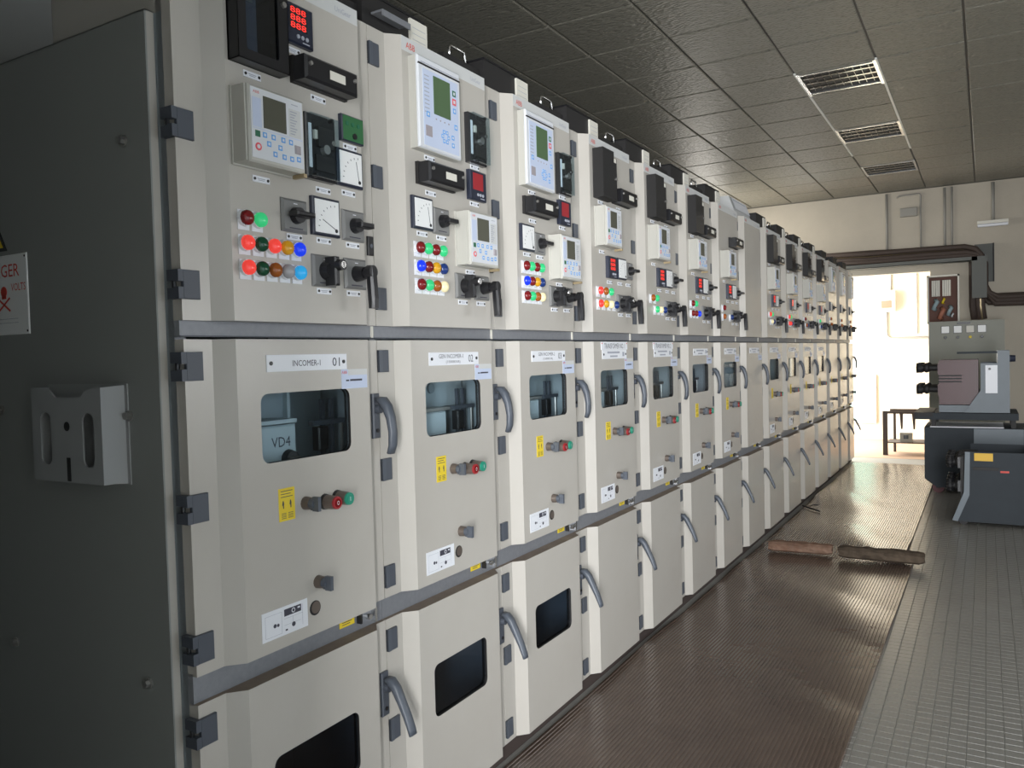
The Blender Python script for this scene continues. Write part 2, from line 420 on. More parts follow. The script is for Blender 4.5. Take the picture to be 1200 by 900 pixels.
# ------------------------------------------------------------------ rubber mats
def make_mat(name,label,x0,x1,y0,y1,zb,seed,xskew=0):
    rnd=random.Random(seed); ph=[(rnd.uniform(.6,2.4),rnd.uniform(1.2,5),rnd.uniform(0,6),rnd.uniform(.0012,.0028)) for _ in range(7)]
    P=.0165; nr=int((x1-x0)/P); prof=[]
    for k in range(nr):
        a=x0+k*P; prof += [(a,0.0),(a+P*.30,0.0),(a+P*.42,.0035),(a+P*.88,.0035)]
    prof.append((x0+nr*P,0.0))
    ny=max(20,int((y1-y0)/.07))
    def hgt(x,y):
        s=sum(A*math.sin(kx*x*2+ky*y+p) for kx,ky,p,A in ph)
        return max(0,s)*2.2
    def fn(i,j):
        x,z=prof[i]; y=y0+(y1-y0)*j/ny
        sk=xskew*(y-y0)/(y1-y0)
        return (x+sk,y,zb+.006+z+hgt(x,y))
    b=MB(); b.grid(len(prof)-1,ny,fn,'mat_rubber')
    for j in range(ny):                      # side skirts
        for i in (0,len(prof)-1):
            p=fn(i,j); q=fn(i,j+1); b.face([p,q,(q[0],q[1],zb),(p[0],p[1],zb)],'mat_rubber')
    for j in (0,ny):
        for i in range(len(prof)-1):
            p=fn(i,j); q=fn(i+1,j); b.face([p,q,(q[0],q[1],zb),(p[0],p[1],zb)],'mat_rubber')
    o=ob(name,b.mesh(name)); o['label']=label; o['category']='floor mat'; o['group']='ribbed floor mats'
    return o
make_mat('rubber_mat','brown ribbed rubber mat in front of the nearest cabinets',.012,1.055,.9,5.895,.0005,2,.03)
make_mat('rubber_mat','brown ribbed rubber mat beyond the stone blocks',.045,1.035,5.905,10.98,.001,5)

# ------------------------------------------------------------------ stone blocks and rod on the mat
mat('stone_red', (.17,.095,.065), .95, noise=(14,.8,(.25,.17,.125)), bump=(30,.8), spec=.1)
mat('stone_dark', (.065,.05,.037), .95, noise=(14,.8,(.12,.09,.065)), bump=(30,.8), spec=.1)
def stone(L,W,H,mt,seed):
    rnd=random.Random(seed); b=MB(); n=14; ring=12; v=[]; f=[]
    for i in range(n+1):
        t=i/n; x=(t-.5)*L
        taper=1-.22*max(0,abs(t-.5)*2-.85)/.15
        for k in range(ring):
            a=2*math.pi*k/ring; ca,sa=math.cos(a),math.sin(a)
            sq=1/max(abs(ca),abs(sa)); sq=1+(sq-1)*.8
            v.append((x+rnd.uniform(-.006,.006), ca*sq*W/2*taper*rnd.uniform(.86,1.06), H/2+sa*sq*H/2*taper*(rnd.uniform(.80,1.06) if sa>-.3 else 1)))
    for i in range(n):
        for k in range(ring): f.append((i*ring+k,i*ring+(k+1)%ring,(i+1)*ring+(k+1)%ring,(i+1)*ring+k))
    f.append(tuple(range(ring))[::-1]); f.append(tuple(n*ring+k for k in range(ring)))
    b.poly(v,f,mt); return b.mesh('stone_block')
o=ob('stone_block',stone(.43,.12,.072,'stone_red',1),None,(.355,5.93,.020),(0,0,.10)); o['label']='reddish stone block on the mat, next to the cabinets'; o['category']='stone block'; o['group']='stone blocks on the mat seam'
o=ob('stone_block',stone(.53,.13,.080,'stone_dark',4),None,(.885,5.90,.024),(0,0,.03)); o['label']='dark brown stone block across the edge of the mat'; o['category']='stone block'; o['group']='stone blocks on the mat seam'
b=MB(); b.tube([(.04,7.70,.022),(.12,7.60,.024),(.226,7.49,.022)],.006,'black_matte'); b.tube([(.10,7.62,.022),(.12,7.75,.028),(.16,7.78,.024)],.005,'black_matte')
o=ob('metal_rod',b.mesh('metal_rod')); o['label']='bent dark metal rod lying on the far mat'; o['category']='rod'

# ------------------------------------------------------------------ switchgear: door shells
EF=.0343; YA,YB,YC,YD,YE,YF=-.020,.055,.0923,.547,.585,.6245
XB=-.03
def door_shell(z0,z1,wd,hole=None,top='paint',header=False):
    """folded sheet door: flat margins, slanted cheeks, raised face; optional rounded window"""
    d=wd-.6475
    P=[(XB,YA),(0,YA),(0,YB),(EF,YC),(EF,YD+d),(0,YE+d),(0,YF+d),(XB,YF+d)]
    b=MB()
    for k in range(len(P)-1):
        (xa,ya),(xb,yb)=P[k],P[k+1]
        if k==3:
            zt=z1-.042 if header else z1
            if header: b.face([(EF,ya,zt),(EF,yb,zt),(EF,yb,z1),(EF,ya,z1)],'header')
            if hole: b.holed((ya,yb,z0,zt),hole,.022,EF,.02,'paint','black_matte')
            else: b.face([(EF,ya,z0),(EF,yb,z0),(EF,yb,zt),(EF,ya,zt)],'paint')
        else: b.face([(xa,ya,z0),(xb,yb,z0),(xb,yb,z1),(xa,ya,z1)],'paint')
    n=len(P)
    b.poly([(x,y,z1) for x,y in P],[(0,1,6,7),(2,3,4,5)],top)
    b.poly([(x,y,z0) for x,y in P],[(7,6,1,0),(5,4,3,2)],'paint')
    return b
def hinge_flat():
    b=MB(); b.cbox(-.002,.008,.0,.042,-.032,.032,.0015,'slate'); b.box(-.002,.0084,.0,.013,-.032,.032,'slate_light'); return b
def hinge():
    b=MB(); b.cbox(-.002,.008,0,.044,-.032,.032,.0015,'slate'); b.box(-.030,-.001,-.013,0,-.032,-.008,'slate'); b.box(-.030,-.001,-.013,0,.008,.032,'slate')
    b.box(-.008,.008,-.013,0,-.032,-.006,'slate'); b.box(-.008,.008,-.013,0,.006,.032,'slate'); b.cyl((-.015,-.007,-.03),(0,0,1),.005,.005,.06,'black',8); return b
def handle_plate():
    b=MB(); b.cbox(0,.010,-.015,.015,-.064,.064,.003,'slate'); b.cyl((.010,0,.020),(1,0,0),.013,.012,.016,'slate',12); b.cyl((.010,0,-.042),(1,0,0),.006,.006,.003,'black',8); return b
def handle_lever():
    b=MB(); b.strip([(.018,.048,.014),(.034,.044,.024),(.048,.026,.026),(.060,-.005,.022),(.066,-.045,.019),(.064,-.082,.017),(.056,-.105,.013)],.030,'slate_light'); return b
def handle_lever_open():
    b=MB(); b.strip([(.016,.046,.014),(.032,.042,.024),(.048,.024,.026),(.066,-.010,.022),(.086,-.050,.018),(.100,-.085,.015),(.104,-.100,.011)],.030,'slate_light'); return b
def latch():
    b=MB(); b.cbox(0,.007,-.012,.012,-.027,.027,.002,'black'); b.cyl((.007,0,0),(1,0,0),.006,.006,.002,'slate_light',10); return b

# ------------------------------------------------------------------ switchgear: devices (origin: centre of the back, face looks to +X)
def tag_plate():
    b=MB(); b.box(0,.002,-.026,.026,-.0075,.0075,'white')
    for s in (-1,1): b.cyl((.002,s*.020,0),(1,0,0),.0035,.0035,.0015,'black',8)
    b.box(.002,.0023,-.012,.012,.0005,.0022,'grey_print'); b.box(.002,.0023,-.009,.009,-.003,-.0013,'grey_print'); return b
def lamp_base():
    b=MB(); b.box(0,.002,-.0165,.0165,-.026,.020,'white'); b.cyl((.002,0,.001),(1,0,0),.0195,.0185,.009,'white',18); return b
def lamp_lens(c):
    def f():
        b=MB(); b.cyl((.011,0,.001),(1,0,0),.0175,.0175,.006,'lens_'+c,18); b.dome((.017,0,.001),.0175,.010,'lens_'+c,18); return b
    return f
def meter_frame():
    b=MB(); b.cbox(0,.012,-.050,.050,-.049,.049,.003,'navy'); return b
def meter_dial():
    b=MB(); b.box(.012,.0135,-.043,.043,-.042,.042,'white_face'); return b
def meter_marks(volt):
    def f():
        b=MB(); x=.0137; c=(.030,-.030); n=7
        for k in range(n):
            a=math.radians(92+k*84/(n-1)); 
            p=(c[0]+.058*math.cos(a),c[1]+.058*math.sin(a)); q=(c[0]+.063*math.cos(a),c[1]+.063*math.sin(a))
            t=(-math.sin(a)*.001,math.cos(a)*.001)
            b.face([(x,p[0]-t[0],p[1]-t[1]),(x,q[0]-t[0],q[1]-t[1]),(x,q[0]+t[0],q[1]+t[1]),(x,p[0]+t[0],p[1]+t[1])],'dark_print')
        a=math.radians(155 if volt else 100); L=.052; t=(-math.sin(a)*.0011,math.cos(a)*.0011); q=(c[0]+L*math.cos(a),c[1]+L*math.sin(a))
        b.face([(x,c[0]-t[0],c[1]-t[1]),(x,q[0]-t[0],q[1]-t[1]),(x,q[0]+t[0],q[1]+t[1]),(x,c[0]+t[0],c[1]+t[1])],'dark_print')
        b.cyl((x-.001,.032,-.033),(1,0,0),.005,.005,.002,'black',10); return b
    return f
def dmeter_body():
    b=MB(); b.cbox(0,.016,-.050,.050,-.049,.049,.004,'navy')
    for k in range(3): b.cyl((.016,-.005+.015*k,-.030),(1,0,0),.0055,.005,.002,'grey_print',10)
    b.box(.016,.0165,.010,.034,-.043,-.040,'grey_print'); return b
def dmeter_disp(lit):
    def f():
        b=MB(); b.box(.016,.0168,-.034,.027,-.015,.040,'smoke' if lit else 'led_dim')
        if lit:
            for k in range(3): lettering(b,'888',.0172,-.0035,.031-.0185*k,.052,.0145,'led_digits')
        return b
    return f
def switch_plate():
    b=MB(); b.cbox(0,.009,-.043,.043,-.041,.041,.006,'switch_grey')
    b.box(.009,.0093,-.022,.022,-.033,-.030,'dark_print'); b.box(.009,.0093,-.006,.006,.028,.030,'white')
    return b
def knob(kind):
    def f():
        b=MB()
        if kind=='bar':
            b.cyl((.009,0,0),(1,0,0),.021,.019,.016,'black',18); b.cbox(.018,.048,-.030,.030,-.006,.006,.003,'black')
        elif kind=='side':
            b.cyl((.009,0,0),(1,0,0),.021,.018,.018,'black',18); b.cbox(.020,.046,-.012,.040,-.007,.007,.003,'black')
        elif kind=='key':
            b.cyl((.009,0,0),(1,0,0),.024,.020,.022,'black',18); b.cbox(.016,.052,-.009,.009,-.040,.034,.004,'black')
            b.cyl((.040,.004,.012),(1,0,0),.015,.014,.026,'black',16); b.cyl((.066,.004,.012),(1,0,0),.010,.009,.002,'chrome',14)
            b.box(.068,.069,.003,.005,.006,.018,'black')
        return b
    return f
def pistol():
    b=MB(); b.cyl((.009,0,0),(1,0,0),.022,.017,.030,'black',18); b.cyl((.030,0,0),(1,0,0),.013,.013,.034,'black',14)
    b.cyl((.052,-.002,.002),(1,0,0),.018,.017,.018,'black',16)
    L=MB(); L.strip([(.060,.012,.022),(.062,-.030,.024),(.064,-.070,.024),(.064,-.096,.021)],.026,'black'); b.add(L); return b
def test_block():
    b=MB(); b.box(0,.012,-.097,.097,-.033,.033,'black_matte'); b.cbox(.012,.054,-.095,.095,-.030,.030,.006,'black'); return b
def test_parts():
    b=MB(); b.box(.054,.0548,-.012,.044,-.012,.010,'cream'); return b
def test_screw():
    b=MB(); b.cyl((.053,0,.008),(1,0,0),.006,.005,.006,'steel',10); return b
def keyset(b,x,rows,mt,s=.006):
    for y,z in rows:
        b.box(x,x+.0008,y-s,y+s,z-s,z+s,mt); b.box(x+.0008,x+.001,y-s*.5,y+s*.5,z-s*.5,z+s*.5,'relay_face')
def r615_case():
    b=MB(); b.box(0,.006,-.091,.089,-.090,.088,'relay_case'); b.box(.006,.047,-.088,.088,-.086,.086,'relay_case')
    b.cbox(.047,.055,-.084,.088,-.088,.086,.004,'relay_case')
    b.box(.020,.058,.078,.088,-.097,-.088,'brass'); return b
def r615_face():
    b=MB(); x=.055; b.box(x,x+.0015,-.078,.080,-.078,.080,'relay_face'); x+=.0015
    b.box(x,x+.0004,-.074,-.048,-.008,.058,'relay_blue'); b.box(x,x+.0004,.036,.074,-.008,.058,'header')
    for k in range(9): b.box(x+.0004,x+.0006,.040,.062-.004*(k%3),.050-.0065*k,.0525-.0065*k,'grey_print')
    b.box(x,x+.0004,-.074,.078,-.012,-.010,'relay_blue')
    lettering(b,'ABB',x+.0003,-.062,.071,.018,.006,'red_print'); b.box(x,x+.0003,.045,.066,.068,.070,'grey_print'); return b
def r615_keys():
    b=MB(); x=.0565; 
    keyset(b,x,[(-.040,-.022),(-.014,-.022),(.016,-.022),(.040,-.022),(-.028,-.040),(.006,-.042),(-.010,-.060),(.018,-.061),(.042,-.061),(.064,-.058)],'key_blue')
    b.box(x,x+.001,-.068,-.054,-.030,-.016,'key_green'); b.cyl((x,-.060,-.052),(1,0,0),.009,.009,.001,'key_red',12); b.cyl((x+.001,-.060,-.052),(1,0,0),.005,.005,.0004,'relay_face',10)
    b.cbox(x,x+.004,.052,.070,-.046,-.026,.002,'key_grey'); return b
def r615_screen():
    b=MB(); b.box(.0565,.0585,-.042,.026,-.006,.066,'lcd'); return b
def ref_case():
    b=MB(); b.box(0,.026,-.112,.108,-.138,.134,'relay_case'); b.cbox(.026,.034,-.110,.110,-.136,.136,.004,'relay_face'); b.box(.026,.036,-.108,.108,.108,.113,'black_matte'); return b
def ref_face():
    b=MB(); x=.034; b.box(x,x+.001,-.088,.096,-.126,.100,'relay_blue'); x+=.001
    for k in range(10): b.box(x,x+.0004,-.082,-.058,.080-.012*k,.083-.012*k,'grey_print')
    b.box(x,x+.0004,-.098,.10,.116,.118,'grey_print'); return b
def ref_keys():
    b=MB(); x=.035
    keyset(b,x,[(.074,.010),(-.066,-.032),(.080,-.040)],'key_blue',.008)
    for k in range(6):
        a=k*math.pi/3; keyset(b,x,[(.022+.016*math.cos(a),-.082+.016*math.sin(a))],'key_blue',.006)
    keyset(b,x,[(.062,-.076),(.062,-.100)],'key_blue',.007)
    keyset(b,x,[(.074,.038)],'key_red',.010); keyset(b,x,[(.074,.064)],'key_green',.009)
    b.box(x,x+.001,-.080,-.048,-.098,-.066,'key_grey')
    for k in range(4): b.box(x,x+.0006,-.028+.022*k,-.022+.022*k,-.040,-.036,'key_grey')
    return b
def ref_screen():
    b=MB(); b.box(.035,.037,-.036,.050,-.024,.090,'lcd_green'); return b
def flag_body():
    b=MB(); b.cbox(0,.020,-.053,.053,-.082,.082,.004,'smoke')
    for s in (-1,1): b.cyl((.020,.030*s,.074*s),(1,0,0),.006,.005,.012,'black',10)
    b.box(.020,.022,-.046,-.036,-.055,.055,'white')
    b.box(.020,.026,-.026,.040,-.060,-.020,'black_matte'); b.box(.020,.030,-.020,.034,.000,.050,'black_matte')
    b.cyl((.020,.008,-.004),(1,0,0),.014,.012,.012,'steel',12); b.cyl((.020,.030,.016),(1,0,0),.008,.007,.014,'chrome',10); b.box(.020,.027,-.03,-.005,.018,.040,'cream'); return b
def flag_cover():
    b=MB(); b.box(.034,.035,-.050,.050,-.078,.078,'glass'); b.box(.002,.034,-.050,-.049,-.078,.078,'glass'); b.box(.002,.034,.049,.050,-.078,.078,'glass'); b.box(.002,.034,-.05,.05,.077,.078,'glass'); b.box(.002,.034,-.05,.05,-.078,-.077,'glass'); return b
def tall_relay():
    b=MB(); b.prism([(-.075,-.107),(.075,-.107),(.075,.080),(.045,.080),(.045,.107),(-.075,.107)],0,.050,'black_matte','smoke')
    b.cyl((.05,.066,-.01),(1,0,0),.006,.006,.006,'steel',8); b.box(.05,.051,.046,.068,.060,.078,'cream'); return b
def win_relay():
    b=MB(); b.holed((-.077,.077,-.127,.127),(-.052,.045,-.102,.102),.006,.036,.030,'black','black'); 
    b.box(0,.006,-.077,.077,-.127,.127,'black')
    for (a,c,d,e) in ((-.077,-.075,-.127,.127),(.075,.077,-.127,.127),(-.077,.077,-.127,-.125),(-.077,.077,.125,.127)): b.box(0,.036,a,c,d,e,'black')
    b.box(.006,.010,-.046,.002,-.095,.070,'grey_print'); b.box(.010,.012,-.040,-.01,.02,.05,'cream'); b.cyl((.036,.062,.035),(1,0,0),.007,.007,.006,'steel',10); return b
def win_pane():
    b=MB(); b.box(.030,.031,-.052,.045,-.102,.102,'glass_dark'); return b
def green_unit():
    b=MB(); b.cbox(0,.014,-.043,.043,-.035,.035,.003,'navy','green_unit'); 
    for k in range(3): b.cyl((.014,-.024+.022*k,.012),(1,0,0),.006,.006,.002,'key_green',10)
    b.cyl((.014,.004,-.018),(1,0,0),.008,.008,.003,'black',10); return b
def nameplate(kind):
    def f():
        b=MB(); w,h=.139,.0205
        b.box(0,.002,-w,w,-h,h,'white')
        for s in (-1,1): b.cyl((.002,s*(w-.013),0),(1,0,0),.005,.005,.002,'black',10)
        x=.0023
        if kind==1: lettering(b,'INCOMER-1',x,-.008,-.001,.096,.015,'dark_print'); lettering(b,'01',x,.098,0,.028,.023,'dark_print')
        elif kind in (2,3):
            lettering(b,'GEN INCOMER-%d'%(kind-1),x,-.02,.008,.135,.013,'dark_print'); lettering(b,'(1500KVA)',x,-.01,-.011,.08,.011,'dark_print'); lettering(b,'0%d'%kind,x,.092,0,.028,.024,'dark_print')
        else:
            b.box(.002,x,-.085,.055,.004,.013,'grey_print'); b.box(.002,x,-.055,.03,-.013,-.005,'grey_print'); b.box(.002,x,.088,.110,-.010,.010,'grey_print')
        return b
    return f
def trafo_plate(n):
    def f():
        b=MB(); b.box(0,.002,-.150,.150,-.018,.018,'white')
        lettering(b,'TRANSFORMER NO. %d'%n,.0023,0,-.001,.235,.024,'dark_print')
        for s in (-1,1): b.box(.002,.0023,s*.142-.004,s*.142+.004,.008,.014,'red_print')
        return b
    return f
def maker_sticker():
    b=MB(); b.box(0,.001,-.051,.051,-.026,.026,'relay_blue'); b.box(.001,.0012,-.025,.051,.010,.026,'header'); lettering(b,'ABB',.0014,-.040,.018,.020,.008,'red_print')
    b.box(.001,.0013,-.034,-.022,-.006,-.002,'dark_print'); b.box(.001,.0013,-.018,.030,-.006,-.001,'dark_print'); return b
def yellow_sticker():
    b=MB(); b.box(0,.001,-.026,.026,-.040,.040,'yellow')
    for k in range(3): b.box(.001,.0013,-.019,.019-.006*(k%2),.032-.007*k,.0338-.007*k,'dark_print')
    for s in (-1,1):
        c=s*.012; b.poly([(.0013,c-.004,-.002),(.0013,c+.003,.001),(.0013,c+.001,.010),(.0013,c-.002,.009)],[(0,1,2,3)],'dark_print'); b.poly([(.0013,c-.001,-.010),(.0013,c+.002,-.009),(.0013,c+.002,.001),(.0013,c-.002,0)],[(0,1,2,3)],'dark_print')
    for k in range(4): b.box(.001,.0013,-.018,-.003,-.022-.004*k,-.0206-.004*k,'dark_print'); b.box(.001,.0013,.003,.019,-.022-.004*k,-.0206-.004*k,'dark_print')
    return b
def mimic_sticker():
    b=MB(); b.box(0,.001,-.074,.074,-.035,.035,'white')
    x=.0013; b.box(.001,x,-.004,.052,.010,.027,'dark_print'); b.cyl((.001,.026,.0185),(1,0,0),.006,.006,.0006,'white',12); b.cyl((.001,.026,.0185),(1,0,0),.004,.004,.0008,'dark_print',12); b.box(.001,.0016,.040,.048,.019,.023,'white')
    for (y0,y1,z0,z1) in ((-.064,-.012,.024,.0245),(-.064,-.012,-.028,-.0275),(-.064,-.0635,-.028,.024),(-.0125,-.012,-.028,.024),(-.005,.056,.004,.0045),(.056,.0565,-.026,.026),(.024,.0245,-.02,.004),(-.005,.05,-.012,-.0115)): b.box(.001,x,y0,y1,z0,z1,'grey_print')
    for (y,z,r) in ((-.034,-.004,.005),(-.024,-.005,.004),(.026,-.016,.006)): b.cyl((.001,y,z),(1,0,0),r,r,.0004,'dark_print',10)
    b.box(.001,x,-.001,.006,-.026,-.022,'dark_print'); return b
def oval_hole():
    b=MB(); b.cyl((-.002,0,0),(1,0,0),.019,.019,.003,'black_matte',18); b.cyl((-.001,.002,.001),(1,0,0),.0155,.0155,.0025,'button_body',18); return b
def lock_knob():
    b=MB(); b.cyl((0,0,0),(1,0,0),.017,.015,.020,'button_body',14); b.cyl((.020,0,0),(1,0,0),.013,.011,.012,'slate_light',12); b.box(.028,.048,-.005,.005,-.018,.018,'slate_light'); b.box(.02,.036,-.004,.016,-.016,-.008,'slate'); return b
def button_body():
    b=MB(); b.cyl((0,0,0),(1,0,0),.021,.019,.008,'black',16); b.cyl((.008,0,0),(1,0,0),.0185,.017,.032,'button_body',16); return b
def button_cap(c):
    def f():
        b=MB(); b.cyl((.040,0,0),(1,0,0),.017,.016,.005,'button_'+c,16); b.cyl((.045,0,0),(1,0,0),.0115,.011,.0015,'lens_r' if c=='red' else 'button_green',14)
        lettering(b,'O' if c=='red' else 'I',.0468,0,0,.008 if c=='red' else .0015,.011,'white'); return b
    return f
def pane(y0,y1,z0,z1,mt):
    b=MB(); r=.022; pts=[]
    for (cx,cz,t0) in ((y1-r,z1-r,0),(y0+r,z1-r,90),(y0+r,z0+r,180),(y1-r,z0+r,270)):
        for i in range(5):
            t=math.radians(t0+22.5*i); pts.append((cx+r*math.cos(t),cz+r*math.sin(t)))
    b.prism(pts,EF-.012,EF-.008,mt); return b
WIN=(.159,.467,1.228,1.395); LWIN=(.161,.462,.353,.518)

# ------------------------------------------------------------------ switchgear: one cabinet
PYS=[1.168+.6475*i for i in range(9)]+[7.05,7.76,8.48,9.21,9.95,10.66]
PEND=11.22; NP=len(PYS)
WD=[(PYS+[PEND])[i+1]-PYS[i] for i in range(NP)]
ZT=2.423
def carcass(wd):
    b=MB(); y0,y1=YA,YF+wd-.6475+.0; t=.002; xb=-1.25
    for y in (y0,y1-t):
        b.box(xb,XB,y,y+t,.0,2.24,'inner'); b.box(-.44,XB,y,y+t,2.24,ZT,'paint')
    b.box(xb,xb+t,y0,y1,0,2.24,'paint'); b.box(xb,-.44,y0,y1,2.238,2.24,'paint'); b.box(-.44,-.438,y0,y1,2.24,ZT,'paint'); b.box(-.44,XB,y0,y1,ZT-.002,ZT,'paint')
    b.box(xb,XB,y0,y1,1.545,1.553,'inner'); b.box(xb,XB,y0,y1,.74,.748,'inner')
    b.box(xb+.0,-.06,y0,y1,0,.055,'plinth')
    b.box(-.56,-.555,y0+t,y1-t,.75,1.545,'inner')                                   # shutter wall behind the breaker
    b.box(-.40,-.395,y0+t,y1-t,.06,.74,'inner')
    return b
def bands(wd):
    b=MB(); y0,y1=YA,YF+wd-.6475+.0015
    b.box(XB-.02,-.012,y0,y1,1.531,1.567,'galv'); b.box(-.012,-.009,y0,y1,1.5312,1.534,'slate'); b.box(XB-.02,-.014,y0,y1,.708,.780,'galv'); b.box(-.0125,-.006,y1-.012,y1-.006,1.533,1.566,'cream')
    b.box(XB-.02,XB,y0,y0+.03,.06,ZT,'galv'); return b
def foot(wd):
    b=MB(); y1=YF+wd-.6475
    b.box(-.055,-.010,YA,y1,.0,.056,'plinth'); return b
def band_latch():
    b=MB(); b.box(0,.012,-.028,.028,-.016,.016,'galv'); b.cyl((.012,-.006,0),(1,0,0),.009,.008,.014,'chrome',10); b.box(.010,.026,.012,.022,-.020,.020,'chrome'); b.box(0,.016,-.036,-.030,-.014,.014,'black'); return b
def band_tag():
    b=MB(); b.box(0,.001,-.030,.030,-.011,.011,'yellow'); b.box(.001,.0012,-.02,.02,.001,.003,'dark_print'); b.box(.001,.0012,-.02,.012,-.005,-.003,'dark_print'); return b
def emblem(t):
    def f():
        b=MB()
        if t=='ABB': lettering(b,'ABB',.0006,0,0,.044,.018,'red_print')
        else: lettering(b,'UniGear',.0006,0,0,.062,.014,'grey_print')
        return b
    return f
def dev(name,key,fn,par,y,z,x=EF,smooth=False,**kw): return ob(name,cached(key,fn,smooth),par,(x,y,z),**kw)
def d_tag(t,y,z): dev('label_plate','tag_plate',tag_plate,t,y,z)
def d_lamps(t,rows,y0,z0,dy=.0405,dz=-.0570):
    for r,row in enumerate(rows):
        for k,c in enumerate(row):
            if c==' ': continue
            a=dev('indicator_lamp','lamp_base',lamp_base,t,y0+dy*k,z0+dz*r)
            ob('lens',cached('lens_'+c,lamp_lens(c),True),a)
def d_meter(t,y,z,volt=False):
    a=dev('dial_meter','meter_frame',meter_frame,t,y,z); ob('dial',cached('meter_dial',meter_dial),a); ob('scale_and_needle',cached('meter_marks%d'%volt,meter_marks(volt)),a)
def d_dmeter(t,y,z,lit=True):
    a=dev('digital_meter','dmeter_body',dmeter_body,t,y,z); ob('display',cached('dmeter_disp%d'%lit,dmeter_disp(lit)),a)
def d_switch(t,y,z,kind):
    a=dev('rotary_switch','switch_plate',switch_plate,t,y,z)
    if kind=='pistol': ob('pistol_handle',cached('pistol',pistol),a)
    else: ob('knob',cached('knob_'+kind,knob(kind)),a)
def d_r615(t,y,z):
    a=dev('protection_relay','relay_case',r615_case,t,y,z); ob('faceplate',cached('relay_face',r615_face),a); ob('keypad',cached('relay_keys',r615_keys),a,kind='stuff'); ob('screen',cached('relay_screen',r615_screen),a)
def d_ref(t,y,z):
    a=dev('feeder_terminal','terminal_case',ref_case,t,y,z); ob('faceplate',cached('terminal_face',ref_face),a); ob('keypad',cached('terminal_keys',ref_keys),a,kind='stuff'); ob('screen',cached('terminal_screen',ref_screen),a)
def d_test(t,y,z):
    a=dev('test_terminal_block','test_block',test_block,t,y,z); ob('tag',cached('test_parts',test_parts),a)
    for s_ in (-1,1): ob('screw',cached('test_screw',test_screw),a,(0,s_*.080,0))
def d_flag(t,y,z):
    a=dev('flag_relay','flag_body',flag_body,t,y,z); ob('clear_cover',cached('flag_cover',flag_cover),a)

def cabinet(i,label,plate,window=True,lower_window=False,buttons=True,mimic=True):
    wd=WD[i]; d=wd-.6475; wk=round(wd,3)
    t=thing('switchgear_cabinet',label,'cabinet',(0,PYS[i],0),group='switchgear cabinets in the row')
    ob('carcass',cached(('carcass',wk),lambda:carcass(wd)),t); ob('cross_rails',cached(('cross_rails',wk),lambda:bands(wd)),t); ob('plinth',cached(('plinth',wk),lambda:foot(wd)),t)
    ud=ob('upper_door',cached(('upper_door',wk),lambda:door_shell(1.567,ZT,wd,header=True)),t)
    md=ob('middle_door',cached(('middle_door',wk,window),lambda:door_shell(.775,1.525,wd,WIN if window else None)),t)
    ld=ob('lower_door',cached(('lower_door',wk,lower_window),lambda:door_shell(.0605,.712,wd,LWIN if lower_window else None,top='paint_dusty')),t)
    for dr,zs in ((ud,(2.345,1.995,1.645)),(md,(1.465,1.150,.837)),(ld,(.650,.385,.115))):
        for z in zs: dev('hinge','hinge' if i==0 else 'hinge_flat',hinge if i==0 else hinge_flat,dr,YA,z,0)
    if window:
        ob('window_pane',cached('mid_pane',lambda:pane(*WIN,'glass')),md)
    if lower_window: ob('window_pane',cached('low_pane',lambda:pane(*LWIN,'glass_dark')),ld)
    for dr,z,lv in ((md,1.309,handle_lever),(ld,.503,handle_lever_open)):
        h=dev('handle','handle_plate',handle_plate,dr,.606+d,z,0); ob('lever',cached(lv.__name__,lv,True),h)
    dev('door_latch','latch',latch,ud,.608+d,1.793,0)
    if i: dev('maker_emblem','emblem_red',emblem('ABB'),ud,.135,2.400)
    dev('series_emblem','emblem_grey',emblem('U'),ud,.490+d,2.400)
    dev('band_latch','band_latch',band_latch,t,.555+d,.746,-.014); dev('yellow_tag','band_tag',band_tag,t,.478+d,.748,-.0135)
    if plate: dev('nameplate',('nameplate',plate),nameplate(plate),md,.319,1.467)
    if plate: dev('maker_sticker','maker_sticker',maker_sticker,md,.488,1.420)
    if buttons:
        dev('warning_sticker','yellow_sticker',yellow_sticker,md,.229,1.122)
        dev('key_lock','lock_knob',lock_knob,md,.292,1.114); dev('key_lock','lock_knob',lock_knob,md,.326,.906)
        for c,y,z in (('red',.360,1.106),('green',.406,1.109)):
            a=dev('push_button','button_body',button_body,md,y,z); ob('button_cap',cached('cap_'+c,button_cap(c)),a)
    if mimic:
        dev('mimic_sticker','mimic_sticker',mimic_sticker,md,.211,.840); dev('crank_opening','oval_hole',oval_hole,md,.312,.842)
    return t

